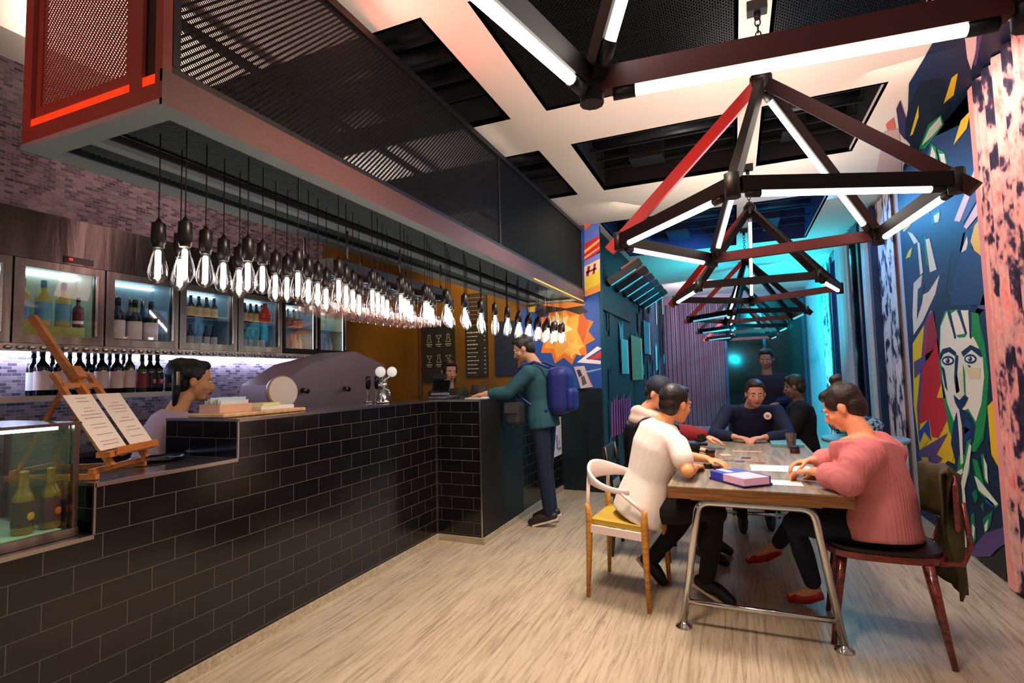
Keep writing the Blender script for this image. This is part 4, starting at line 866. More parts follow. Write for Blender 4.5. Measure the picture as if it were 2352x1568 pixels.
# ================================================================ painted face mural on the right wall, running up onto the ceiling
mu = thing('face_mural', 'navy pop-art mural of a green and white face with a finger to its lips', 'mural', (XR, 5.0, 0))
WX = XR-0.004; CZM = CZ-0.004
bw = MB(); bc = MB()
def wallpt(p): q = at(p[0], p[1], x=WX); return (q.y, q.z)
def clip(poly_, keep):
    out = []
    for i in range(len(poly_)):
        a, c = poly_[i-1], poly_[i]; ia, ic = keep(a) >= 0, keep(c) >= 0
        if ia != ic: t = keep(a)/(keep(a)-keep(c)); out.append((a[0]+(c[0]-a[0])*t, a[1]+(c[1]-a[1])*t))
        if ic: out.append(c)
    return out
ZC = CZ-0.003
def mpoly(c, pts, layer):
    w_ = [wallpt(p) for p in pts]
    lo = clip(w_, lambda q: ZC-q[1]); lo = clip(lo, lambda q: q[1]-0.01) if lo else lo
    lo = clip(lo, lambda q: q[0]-4.205) if lo else lo
    if len(lo) > 2: bw.use(C(c)); bw.face([(WX-0.0008*layer, y, z) for y, z in lo])
    hi = clip(w_, lambda q: q[1]-ZC)
    if len(hi) > 2:
        pts3 = []
        for y, z in hi:
            d = Vector((WX, y, z))-CAM; t = (CZM-0.0008*layer-CAM.z)/d.z; pts3.append(CAM+d*t)
        bc.use(C(c)); bc.face(pts3)
def A_(u, v): return (1900+u/2.239, v/2.239)
def B_(u, v): return (1900+u/2.011, 620+v/2.011)
def mB(c, layer, *uv): mpoly(c, [B_(*q) for q in uv], layer)
def mA(c, layer, *uv): mpoly(c, [A_(*q) for q in uv], layer)
NAVY = '#0d2a52'; DK = '#071226'; GR = '#17924a'; CR_ = '#eef0dc'; YE_ = '#efc90e'; RD = '#cf1420'; PU = '#5c4280'
# wall ground
bw.use(C(NAVY)); bw.face([(WX, 4.205, 0.01), (WX, 5.98, 0.01), (WX, 5.98, ZC), (WX, 4.205, ZC)])
# ground and ragged hair on the ceiling
mA('#0b2344', 0, (560, 190), (700, 165), (840, 120), (940, 110), (960, 230), (780, 420), (770, 600), (600, 760), (440, 760), (390, 700), (415, 560), (420, 430), (480, 330))
mA(DK, 1, (480, 420), (600, 400), (640, 560), (560, 700), (440, 760), (400, 700), (415, 560))
mA('#e6cfc8', 2, (705, 170), (770, 165), (765, 260), (740, 360), (720, 300)); mA(PU, 2, (775, 165), (800, 160), (765, 340), (752, 330))
mA('#3c2450', 1, (355, 560), (375, 515), (405, 610), (400, 720), (370, 680)); mA('#e2705c', 1, (300, 640), (340, 605), (352, 660), (310, 670)); mA('#d9b4ac', 0, (290, 680), (370, 660), (385, 900), (385, 960), (300, 1000), (260, 1050), (250, 900))
# upper head: dark ground with green and cream scraps
mA('#0f2f5c', 1, (430, 760), (770, 600), (800, 1000), (760, 1250), (640, 1300), (600, 1568), (420, 1568), (400, 1200), (390, 900))
mA(DK, 2, (440, 700), (560, 600), (520, 760), (480, 900), (400, 960), (390, 860)); 
for g in (((470, 770), (520, 640), (585, 590), (600, 640), (545, 710), (505, 760)), ((520, 820), (535, 735), (565, 760), (585, 850), (540, 850)), ((560, 760), (600, 780), (620, 830), (608, 910), (580, 860)), ((505, 1040), (518, 1030), (530, 1100), (515, 1105)), ((535, 1160), (545, 1100), (580, 1075), (585, 1120)), ((540, 1050), (570, 1010), (580, 1030), (550, 1060))): mA(GR, 3, *g)
for g in (((485, 750), (525, 660), (580, 600), (590, 640), (540, 700)), ((528, 825), (541, 750), (560, 790), (560, 840)), ((578, 790), (605, 790), (612, 840), (605, 895)), ((550, 1110), (580, 1090), (575, 1140), (555, 1145)), ((508, 1230), (528, 1225), (565, 1385), (530, 1400)), ((465, 1240), (478, 1250), (495, 1400), (480, 1415)), ((690, 1300), (722, 1210), (726, 1250), (700, 1350)), ((415, 1190), (440, 1200), (470, 1240), (450, 1255))): mA(CR_, 4, *g)
mA(GR, 3, (500, 1220), (508, 1215), (522, 1370), (512, 1360)); mA(GR, 3, (700, 1200), (712, 1190), (690, 1310), (684, 1290))
for g in (((598, 535), (640, 400), (672, 375), (650, 490), (612, 520)), ((425, 700), (470, 540), (470, 600), (440, 690)), ((652, 745), (690, 620), (742, 565), (720, 660), (680, 710)), ((390, 1190), (410, 1110), (450, 1085), (430, 1160), (400, 1190)), ((405, 1330), (420, 1290), (440, 1270), (430, 1320))): mA(YE_, 4, *g)
# diagonal blades right
mA('#e9cdcb', 4, (795, 780), (795, 860), (700, 1100), (685, 1140), (655, 1135)); mA('#3f2c60', 4, (795, 860), (802, 975), (725, 1110), (700, 1150), (690, 1130)); mA('#e9cdcb', 5, (805, 985), (812, 1065), (720, 1178), (705, 1165)); mA('#0e2a5a', 3, (640, 1300), (720, 1170), (760, 1200), (740, 1290), (780, 1320))
mA(YE_, 4, (740, 1240), (760, 1160), (820, 1080), (836, 1420), (800, 1340), (760, 1290)); mA(PU, 3, (835, 1430), (850, 1568), (765, 1568))
mA('#12356c', 5, (690, 1300), (740, 1270), (800, 1320), (830, 1420), (790, 1568), (640, 1568), (650, 1450)); 
# lightning, left of the face
mB(YE_, 1, (395, 340), (450, 250), (480, 185), (520, 380), (560, 640), (600, 760), (590, 900), (485, 955), (430, 860), (400, 620)); mB('#e9ddc6', 2, (400, 60), (440, 20), (430, 120), (470, 100), (520, 20), (500, 110), (440, 240), (400, 300), (395, 200)); mB(NAVY, 3, (420, 90), (450, 60), (440, 150), (415, 230))
mB(PU, 2, (450, 240), (485, 185), (515, 300), (480, 440), (440, 520), (425, 800), (415, 640)); mB(RD, 3, (462, 230), (495, 190), (518, 360), (535, 490), (510, 590), (545, 590), (556, 690), (515, 775), (485, 770), (472, 690), (425, 710), (440, 470)); mB('#9c1d34', 4, (465, 240), (490, 190), (512, 310), (480, 400), (455, 420))
mB(PU, 4, (402, 425), (495, 365), (432, 470), (405, 500)); mB(YE_, 4, (508, 590), (532, 515), (548, 590)); mB('#1c3fa0', 4, (422, 750), (470, 690), (482, 790), (450, 745), (432, 810)); mB(YE_, 5, (430, 800), (450, 750), (466, 790), (440, 830))
mB(PU, 5, (425, 835), (560, 752), (505, 850), (535, 870), (482, 925), (466, 862), (425, 862)); mB(YE_, 4, (482, 950), (540, 880), (560, 800), (590, 850), (570, 930))
# yellow right of the face and hair
mB(YE_, 2, (735, 0), (765, 0), (790, 330), (812, 940), (760, 860), (740, 620)); mB(PU, 3, (750, 60), (762, 150), (700, 210), (680, 205))
mB('#0b2548', 3, (490, 190), (510, 110), (590, 70), (680, 170), (750, 190), (785, 420), (778, 590), (745, 625), (700, 640), (560, 640), (520, 420)); mB('#1a4480', 4, (640, 60), (665, 150), (660, 200), (648, 150)); mB('#1a4480', 4, (560, 100), (620, 110), (640, 170), (600, 150))
# face
mB(GR, 4, (522, 260), (545, 190), (600, 180), (700, 200), (730, 340), (748, 480), (742, 650), (725, 780), (690, 840), (600, 830), (565, 740), (540, 600), (518, 430))
mB(CR_, 5, (527, 260), (555, 190), (575, 260), (600, 320), (575, 200), (600, 185), (650, 300), (620, 185), (655, 185), (668, 290), (690, 330), (722, 400), (730, 520), (715, 620), (690, 700), (655, 640), (600, 660), (588, 700), (556, 610), (535, 500), (524, 360))
mB(GR, 6, (665, 320), (680, 220), (705, 230), (722, 330), (700, 340), (690, 290)); mB(GR, 6, (600, 300), (650, 292), (640, 310), (610, 312))
mB(NAVY, 6, (560, 190), (572, 190), (600, 310), (592, 320)); mB(NAVY, 6, (604, 185), (618, 185), (650, 290), (642, 300)); mB(NAVY, 6, (655, 190), (668, 190), (670, 320), (662, 310))
mB(NAVY, 6, (520, 400), (535, 365), (570, 355), (600, 380), (598, 400), (565, 378), (540, 388), (527, 420)); mB(NAVY, 6, (622, 378), (665, 345), (708, 365), (722, 400), (712, 402), (670, 368), (632, 400))
for cx, cy in ((562, 418), (666, 410)):
    mB(NAVY, 7, *[(cx+29*math.cos(t), cy+22*math.sin(t)) for t in [2*PI*k/14 for k in range(14)]]); mB('#f4f4ee', 8, *[(cx+22*math.cos(t), cy+13*math.sin(t)) for t in [2*PI*k/12 for k in range(12)]]); mB('#101830', 9, *[(cx+9*math.cos(t), cy+12*math.sin(t)) for t in [2*PI*k/10 for k in range(10)]]); mB('#ffffff', 10, *[(cx-3+3*math.cos(t), cy-4+4*math.sin(t)) for t in [2*PI*k/8 for k in range(8)]])
mB('#e8dcae', 7, (640, 450), (715, 450), (710, 500), (660, 500)); mB(DK, 7, (650, 437), (668, 442), (662, 450)); mB(NAVY, 7, (530, 440), (545, 455), (560, 560), (548, 540)); mB(NAVY, 7, (596, 390), (610, 395), (604, 480), (616, 560), (600, 570), (590, 500))
mB(NAVY, 8, (588, 575), (615, 600), (640, 575), (657, 590), (640, 625), (615, 650), (595, 610)); mB('#dfe8c8', 7, (600, 480), (625, 470), (640, 575), (612, 585), (598, 560))
mB(GR, 7, (630, 430), (640, 470), (645, 600), (636, 560)); mB(GR, 6, (728, 500), (742, 560), (738, 660), (725, 760), (690, 835), (672, 800), (690, 710), (715, 630))
# beard, hand, jacket
mB(NAVY, 7, (585, 720), (600, 660), (625, 640), (660, 660), (690, 720), (680, 790), (640, 860), (600, 900), (575, 800)); mB('#0f3f7a', 8, (640, 690), (670, 700), (668, 760), (640, 800)); mB(DK, 8, (630, 720), (665, 735), (640, 760))
mB('#0b2040', 5, (480, 960), (560, 880), (600, 900), (680, 850), (745, 780), (760, 850), (810, 940), (825, 1190), (700, 1290), (620, 1290), (585, 1150), (595, 1000))
mB(CR_, 9, (604, 640), (614, 640), (628, 720), (634, 890), (622, 900), (614, 760)); mB(GR, 8, (612, 860), (640, 850), (628, 960), (604, 940))
mB(CR_, 9, (662, 800), (672, 812), (658, 930), (640, 1010), (645, 1060), (650, 1280), (622, 1290), (618, 1010), (634, 930), (646, 880)); mB(GR, 8, (650, 790), (670, 780), (650, 900), (625, 960)); mB(CR_, 9, (600, 935), (630, 915), (632, 935), (608, 960))
mB(GR, 8, (676, 870), (700, 880), (730, 990), (800, 1085), (785, 1100), (700, 1020), (690, 950)); mB(CR_, 9, (684, 950), (700, 960), (796, 1080), (785, 1088), (705, 1015)); mB(CR_, 9, (728, 860), (744, 900), (750, 990), (735, 960)); mB(GR, 8, (716, 850), (730, 850), (742, 990), (728, 960))
mB('#0f7a50', 8, (672, 1030), (692, 1010), (702, 1050), (690, 1080)); mB('#0f7a50', 8, (670, 1130), (684, 1120), (694, 1240), (680, 1270), (668, 1190)); mB(CR_, 9, (676, 1170), (688, 1190), (684, 1245), (675, 1220)); mB('#0f7a50', 8, (722, 1150), (770, 1110), (760, 1180), (735, 1220)); mB(CR_, 9, (732, 1180), (750, 1150), (745, 1200), (734, 1210)); mB('#0f7a50', 8, (712, 1090), (725, 1070), (730, 1120)); mB('#1b5aa0', 8, (740, 1040), (775, 1080), (770, 1095), (735, 1070))
mB('#dfe6ea', 8, (583, 1148), (628, 1165), (630, 1220), (588, 1200)); mB('#0f7a50', 8, (655, 870), (668, 900), (660, 960), (652, 930))
mB(PU, 9, (655, 1305), (690, 1270), (735, 1215), (830, 1185), (830, 1262), (790, 1290), (760, 1322), (700, 1325)); mB('#0a1716', 9, (690, 1330), (765, 1325), (830, 1275), (835, 1440)); 
bw.build('wall_painting', None, mu, normals=False); bc.build('ceiling_painting', None, mu, normals=False)
# ================================================================ graffiti on the far left wall
gm = thing('graffiti_mural', 'teal and black graffiti wall with dripping paint left of the back room', 'mural', (-1.5, 8, 0))
b = MB(); GX = -1.497; rng = random.Random(12)
for k in range(60):
    y = rng.uniform(6.5, 12.6); z = rng.uniform(0.3, 2.9); h = rng.uniform(0.2, 0.9); wd = rng.uniform(0.05, 0.35)
    c = rng.choice(['#0b1218', '#0c1c26', '#104450', '#2f9aa4', '#7fa890', '#0c2c56', '#0b1218', '#10242c', '#0b1218'])
    pts = [(y, z), (y+wd, z+0.05), (y+wd*0.9, z+h), (y+wd*0.5, z+h*0.8), (y+0.02, z+h*0.95)]
    b.use(C(c)); b.face([(GX+0.0004*k+0.0005, a, min(3.1, c_)) for a, c_ in pts])
for k in range(9):
    y = 6.7+k*0.16; b.use(C('#d12d84')); b.face([(GX+0.027, y, 0.55), (y and GX+0.027, y+0.09, 0.55), (GX+0.027, y+0.12, 1.0+0.05*(k % 3)), (GX+0.027, y+0.03, 1.0)])
b.build('painted_layer', None, gm, normals=False)
for k, (y0, y1, z0, z1, c, l) in enumerate(((7.5, 8.0, 1.35, 1.85, '#5fb4b8', 'small cyan poster on the graffiti wall'), (8.3, 9.3, 1.25, 1.95, '#8f8f70', 'large olive poster with a pale edge on the graffiti wall'), (9.6, 10.3, 1.7, 2.3, '#2f7f9c', 'blue poster beyond the olive poster on the graffiti wall'))):
    b = MB(); b.box((GX+0.03, y0, z0), (GX+0.036, y1, z1)); b.use(C('#cfd0c0')); b.box((GX+0.0365, y1-0.1, z0), (GX+0.038, y1, z1)); b.mats.insert(0, C(c)) if False else None
    o = b.build('poster', None); o.data.materials.clear(); o.data.materials.append(C(c)); o.data.materials.append(C('#cfd0c0')); tag(o, l, 'poster')
    for i, p in enumerate(o.data.polygons): p.material_index = 0 if i < 6 else 1
# row of angled box lights high on the far left wall
M_redcap = mat('red_cap_paint', '#a81c1a', 0.4)
for k in range(6):
    y = 6.75+k*0.55
    l = thing('box_light', '%s of six angled cyan bar lights high on the graffiti wall, from the pillar' % ORD[k], 'wall light', (-1.3, y, 2.55), 0, 'angled bar lights above the graffiti wall')
    z = 2.62
    b = MB(); b.bar((-1.46, y, z-0.10), (-1.06, y+0.12, z+0.16), 0.13, 0.09); b.build('housing', M_black, l)
    b = MB(); b.bar((-1.42, y+0.01, z-0.122), (-1.12, y+0.1, z+0.073), 0.05, 0.03); b.build('light_bar', mat('cyan_bar', '#4fd0e0', 0.4, emit='#35c8e0', strength=0.9), l)
    b = MB(); b.bar((-1.30, y+0.05, z+0.068), (-1.10, y+0.11, z+0.20), 0.10, 0.03); b.build('red_cover', M_redcap, l)
    b = MB(); b.cyl((-1.497, y, z-0.05), (-1.40, y, z-0.06), 0.012); b.build('bracket', M_black, l)

b = MB(); b.box((-1.499, 6.25, 2.15), (-1.465, 8.4, 3.12)); tag(b.build('black_bulkhead', M_black), 'black boxed panel high on the wall behind the comic-painted pillar', 'panel')
# ================================================================ communal table
TT = 0.745
tbl = thing('communal_table', 'long weathered wood table on splayed chrome tube frames', 'table', (0.06, 4.1, 0))
M_tabtop = wood_mat('weathered_top', '#6f6250', '#9a8a73', 0.4, (30, 2.5, 30)); M_tabedge = wood_mat('amber_edge_wood', '#6a3d16', '#94602c', 0.4, (4, 4, 60))
b = MB(); b.box((-0.365, 2.99, TT-0.006), (0.495, 5.28, TT)); b.build('tabletop', M_tabtop, tbl)
b = MB(); b.box((-0.365, 2.99, TT-0.062), (0.495, 5.28, TT-0.0062)); b.build('core_board', M_tabedge, tbl)['label'] = 'thick amber-brown wood edge'
def arc_corner(p0, c, p1, r, n=6):
    p0, c, p1 = map(Vector, (p0, c, p1)); a = c+(p0-c).normalized()*r; d = c+(p1-c).normalized()*r
    return [a*(1-t)**2+c*2*t*(1-t)+d*t*t for t in [k/n for k in range(n+1)]]
for y in (3.04, 5.05):
    a, tl_, tr_, d = (-0.315, y, 0.03), (-0.215, y, 0.66), (0.325, y, 0.66), (0.42, y, 0.03)
    b = MB(); b.tube([a]+arc_corner(a, tl_, tr_, 0.06)+arc_corner(tl_, tr_, d, 0.06)+[d], 0.019, n=12); fr = b.build('leg_frame', M_chrome, tbl)
    b = MB(); b.cyl((-0.297, y, 0.135), (0.405, y, 0.135), 0.014); b.build('foot_rail', M_chrome, tbl)
    for x in (-0.315, 0.42):
        b = MB(); b.lathe([(0.045, 0.001), (0.045, 0.006), (0.02, 0.02), (0.014, 0.04)], (x, y, 0), n=16); b.build('glide', M_chrome, tbl)
    b = MB()
    b.box((-0.25, y-0.03, TT-0.0725), (0.36, y+0.03, TT-0.0625)); b.build('mounting_plate', M_steel, tbl)
# ---- things on the table
z = TT+0.001
gb = thing('game_box', 'purple and pink game box lying on the near end of the table', 'box', (-0.0, 3.2, z))
R_ = Matrix.Rotation(math.radians(40), 4, 'Z')
b = MB(); b.box((-0.10, 3.06, z), (0.09, 3.33, z+0.012), rot=R_, bevel=0.002); b.build('lower_lid', mat('box_violet', '#2e1f8c', 0.3), gb)
b = MB(); b.box((-0.095, 3.065, z+0.012), (0.085, 3.325, z+0.048), rot=R_, bevel=0.002); b.build('upper_lid', mat('box_blue', '#3a49c0', 0.3), gb)
b = MB(); b.box((-0.055, 3.05, z+0.0125), (0.105, 3.21, z+0.0495), rot=R_); b.build('pink_panel', mat('box_pink', '#e9b9dc', 0.4), gb)
b = MB(); b.box((-0.1, 3.2, z+0.0125), (-0.06, 3.30, z+0.0495), rot=R_); b.build('white_flash', mat('box_white', '#efe6f4', 0.4), gb)
def flat(name, label, x0, x1, y0, y1, c, rz=0, cat='paper', h=0.0012, group=None):
    b = MB(); b.box((x0, y0, z), (x1, y1, z+h), rot=Matrix.Rotation(rz, 4, 'Z')); return tag(b.build(name, mat('flat_'+c[1:], c, 0.6)), label, cat, group)
flat('paper_strip', 'long white paper strip across the table in front of the pink sweater', 0.06, 0.40, 3.58, 3.80, '#f3ece4', 0.03)
flat('paper_strip', 'short white paper strip between the game box and the nearer score chips', 0.11, 0.30, 3.16, 3.30, '#f3ece4', 0.0)
flat('card', 'pink card in front of the man in navy', -0.05, 0.15, 4.38, 4.43, '#d89a86', 0.05, 'card')
flat('card', 'pale pink card left of the centre of the table', -0.13, -0.06, 4.15, 4.24, '#d8ab9c', 0.3, 'card')
for k, (x, y, c, l) in enumerate(((0.0, 3.92, '#4d4a72', 'small violet card among the scattered ones mid-table'), (0.06, 3.98, '#a87a62', 'small tan card among the scattered ones mid-table'), (0.04, 4.08, '#35354d', 'small dark card farthest among the scattered ones mid-table'), (0.12, 3.9, '#8a4f3c', 'small rust card at the right of the scattered ones mid-table'), (-0.07, 3.95, '#69645c', 'small grey card at the left of the scattered ones mid-table'))):
    flat('card', l, x-0.03, x+0.03, y-0.03, y+0.03, c, k*0.7, 'card', group='small cards scattered mid-table')
def tin(px, py, cols, label, dy=0):
    q = at(px, py, z=z); t = thing('round_tin', label, 'tin', (q.x, q.y, z), 0, 'little round tins on the table')
    zz = z
    for c, h, r in cols:
        b = MB(); b.lathe([(r*0.95, zz), (r, zz+0.003), (r, zz+h-0.003), (r*0.95, zz+h)], (q.x, q.y, 0), n=18); b.build('tin_body' if zz == z else 'tin_lid', mat('tin_'+c[1:], c, 0.3), t); zz += h+0.0003
tin(1632, 1049, (('#7c2c18', 0.03, 0.03), ('#15181c', 0.022, 0.033)), 'red tin with black lid nearer the reaching hand')
tin(1645, 1076, (('#4a1d16', 0.022, 0.028),), 'low dark red tin beside the elbow of the man in the white tee')
tin(1626, 1075, (('#101314', 0.03, 0.026),), 'black tin touching the low red one')
tin(1861, 1100, (('#5c2018', 0.024, 0.032), ('#1c2436', 0.024, 0.034)), 'red tin with navy lid under the hand of the woman in pink')
tin(1826, 1040, (('#3c1a1c', 0.03, 0.033), ('#1a2636', 0.02, 0.03)), 'dark tin beside the drinking glass')
tin(1614, 1022, (('#231314', 0.02, 0.04),), 'flat dark dish under the reaching hand')
q = at(1818, 1030, z=z); dg = thing('drinking_glass', 'clear stemless glass with dark drink by the man in navy', 'glass', (q.x, q.y, z))
b = MB(); b.lathe([(0.028, z+0.001), (0.034, z+0.05), (0.040, z+0.12)], (q.x, q.y, 0), n=18, cap=False); b.build('glass_wall', M_gl2, dg)
b = MB(); b.lathe([(0.026, z+0.004), (0.031, z+0.05), (0.033, z+0.07)], (q.x, q.y, 0), n=16); b.build('drink', mat('dark_drink', '#2a1016', 0.1), dg)
# ================================================================ chairs
M_honey = wood_mat('honey_wood', '#a86a1c', '#c98a34', 0.4, (8, 8, 60)); M_chwhite = mat('pinkish_white_frame', '#e6cfc8', 0.35); M_seatm = mat('mustard_seat', '#a88a2a', 0.6, var=0.2)
wc = thing('armchair', 'white-framed armchair with honey wood legs and mustard seat, under the man in the tee', 'chair', (-0.68, 3.44, 0))
A0 = Vector((-0.89, 3.245, 0)); A1 = Vector((-0.51, 3.14, 0)); B0 = Vector((-0.86, 3.70, 0)); B1 = Vector((-0.45, 3.60, 0))
for q, top in ((A0, 0.66), (A1, 0.66), (B0, 0.66), (B1, 0.66)):
    cen = Vector((-0.68, 3.42, 0)); inn = (cen-q)*0.06
    b = MB(); b.tube([q+Vector((0, 0, 0.001)), q+inn+Vector((0, 0, 0.30)), q+inn*1.4+Vector((0, 0, 0.47)), q+inn*0.7+Vector((0, 0, 0.56))], [0.012, 0.019, 0.021, 0.016], n=10); b.build('leg', M_honey, wc)
S = 0.455
b = MB(); b.prism([A0+(B1-A0)*0.06+Vector((0, 0, S-0.02)), A1+(B0-A1)*0.06+Vector((0, 0, S-0.02)), B1+(A0-B1)*0.06+Vector((0, 0, S-0.02)), B0+(A1-B0)*0.06+Vector((0, 0, S-0.02))], (0, 0, 0.03)); b.build('seat', M_seatm, wc)
b = MB()
cs = [q+(Vector((-0.68, 3.42, 0))-q)*0.07+Vector((0, 0, S-0.045)) for q in (A0, A1, B1, B0)]
for i in range(4): b.bar(cs[i], cs[(i+1) % 4], 0.018, 0.045)
b.build('apron', M_chwhite, wc)
def rail(pts, w, h):
    b = MB(); prev = None
    N = len(pts); rings = []
    for i, (p, hh) in enumerate(pts):
        d = (Vector(pts[min(i+1, N-1)][0])-Vector(pts[max(i-1, 0)][0])).normalized(); sd_ = d.cross(Vector((0, 0, 1))).normalized()
        ring = [Vector(p)+sd_*w*c/2+Vector((0, 0, hh*e/2)) for c, e in ((-1, -.8), (-.6, -1), (.6, -1), (1, -.8), (1, .8), (.6, 1), (-.6, 1), (-1, .8))]
        rings.append([b.bm.verts.new(v) for v in ring])
    for Rr, T in zip(rings, rings[1:]):
        for k in range(8): f = b.bm.faces.new((Rr[k], Rr[(k+1) % 8], T[(k+1) % 8], T[k])); f.smooth = True
    b.bm.faces.new(rings[0][::-1]); b.bm.faces.new(rings[-1]); return b
ctr = Vector((-0.66, 3.43, 0)); ux = Vector((0.96, -0.26, 0)); uy = Vector((0.26, 0.96, 0)); pts = []
for k in range(23):
    t = k/22; a = math.radians(-62-236*t)   # from near-right arm round the back to the far-right arm
    rx, ry = 0.245, 0.25; e = 0.5-0.5*math.cos(2*PI*t)
    p = ctr+ux*(rx*math.cos(a))*1.0+uy*(ry*math.sin(a)); pts.append((p+Vector((0, 0, 0.655+0.075*e)), 0.032+0.088*e**2))
rail(pts, 0.02, 0).build('back_rail', M_chwhite, wc)['label'] = 'curved pinkish white back and arm rail'
for (q, i) in ((A0, 8), (A1, 1), (B0, 14), (B1, 21)):
    inn = (Vector((-0.68, 3.42, 0))-q)*0.05
    b = MB(); b.cyl(q+inn+Vector((0, 0, 0.55)), Vector(pts[i][0])+Vector((0, 0, -0.01)), 0.012, n=8); b.build('back_post', M_chwhite, wc)
# dark bentwood chair of the woman in pink
M_mahog = wood_mat('mahogany_wood', '#4a120a', '#7a2413', 0.22, (10, 10, 50), coat=0.5); M_darkseat = mat('dark_seat_leather', '#190c0b', 0.35)
dk = thing('wooden_chair', 'dark mahogany chair with curved back under the woman in pink', 'chair', (0.62, 3.25, 0))
L_ = {'fn': Vector((0.385, 3.10, 0)), 'rn': Vector((0.84, 3.01, 0)), 'ff': Vector((0.42, 3.52, 0)), 'rf': Vector((0.93, 3.50, 0))}
cen = Vector((0.64, 3.30, 0))
for k, q in L_.items():
    top = q+(cen-q)*0.26+Vector((0, 0, 0.425))
    b = MB(); b.tube([q+Vector((0, 0, 0.001)), (q+top)/2, top], [0.013, 0.019, 0.024], n=12); b.build('leg', M_mahog, dk)
b = MB(); ring = [cen+Vector((0.255*math.copysign(abs(math.cos(t))**0.6, math.cos(t)), 0.235*math.copysign(abs(math.sin(t))**0.6, math.sin(t)), 0)) for t in [2*PI*k/28 for k in range(28)]]
b.prism([p+Vector((0, 0, 0.425)) for p in ring], (0, 0, 0.03)); b.build('seat_frame', M_mahog, dk)
b = MB(); b.prism([cen+(p-cen)*0.95+Vector((0, 0, 0.4555)) for p in ring], (0, 0, 0.018)); b.build('seat', M_darkseat, dk)
pts = []
for k in range(15):
    t = -1+2*k/14; p = cen+Vector((0.31-0.05*abs(t)**2, 0.24*t, 0.70)); pts.append((p, 0.26-0.05*t*t))
rail(pts, 0.016, 0).build('backrest', M_mahog, dk)
for s_ in (-1, 1):
    b = MB(); b.tube([cen+Vector((0.20, 0.19*s_, 0.43)), cen+Vector((0.285, 0.20*s_, 0.44)), cen+Vector((0.315, 0.205*s_, 0.52)), cen+Vector((0.298, 0.20*s_, 0.72))], 0.011, n=10); b.build('back_support', M_mahog, dk)
jk = thing('olive_jacket', 'olive brown jacket hanging over the back of the mahogany chair', 'jacket', (0.93, 3.3, 0.4))
b = MB(); M_olive = mat('olive_cloth', '#3c3718', 0.8, var=0.4, bscale=14, bump=0.4)
rng = random.Random(2); n = 20; gx = []
for i in range(n+1):
    v = i/n; s_ = v*1.55
    row = []
    for j in range(13):
        u = -1+2*j/12
        if s_ < 0.45: x, zz = 0.275+0.008*math.sin(u*9), 0.60+s_*0.52
        elif s_ < 0.6: a = (s_-0.45)/0.15*PI; x, zz = 0.30-0.025*math.cos(a), 0.838+0.022*math.sin(a)
        else: x, zz = 0.332+0.012*math.sin(u*8+i*0.5), 0.838-(s_-0.6)*0.60
        row.append(cen+Vector((x+0.02*math.sin(u*5+s_*3)*(1 if s_ > 0.6 else 0.1)-0.05*u*u, (0.15+0.02*math.sin(s_*6))*u, zz+0.02*math.sin(u*7)*v)))
    gx.append([b.bm.verts.new(p) for p in row])
for i in range(n):
    for j in range(12): f = b.bm.faces.new((gx[i][j], gx[i][j+1], gx[i+1][j+1], gx[i+1][j])); f.smooth = True
o = b.build('draped_cloth', M_olive, jk, normals=True); md = o.modifiers.new('Thick', 'SOLIDIFY'); md.thickness = 0.012; md.offset = 1
# two simple dark chairs beyond
def small_chair(label, c, rz, m, m2):
    t = thing('dining_chair', label, 'chair', (c[0], c[1], 0), rz)
    for x in (-0.19, 0.19):
        for y in (-0.18, 0.18):
            b = MB(); b.cyl((x*1.08, y*1.08, 0.001), (x*0.9, y*0.9, 0.44), 0.013, 0.018, n=8); b.build('leg', m, t, world=False)
    b = MB(); b.box((-0.21, -0.21, 0.44), (0.21, 0.21, 0.47), bevel=0.01); b.build('seat', m2, t, world=False)
    for y in (-0.17, 0.17):
        b = MB(); b.cyl((-0.19, y, 0.47), (-0.24, y, 0.80), 0.012, n=8); b.build('back_post', m, t, world=False)
    b = MB(); b.box((-0.255, -0.20, 0.66), (-0.235, 0.20, 0.80), bevel=0.006); b.build('backrest', m2, t, world=False)
small_chair("dark wooden chair of the person in the puffer jacket", (-0.70, 4.20), 0.0, mat('dark_oak', '#1d100b', 0.35), mat('dark_oak_seat', '#24150f', 0.35))
small_chair('black chair of the man in the navy shirt at the table end', (0.12, 5.72), -PI/2, M_black, M_black)
small_chair('black chair of the person seated with their back to the dark glass', (0.75, 6.35), PI, M_black, M_black)
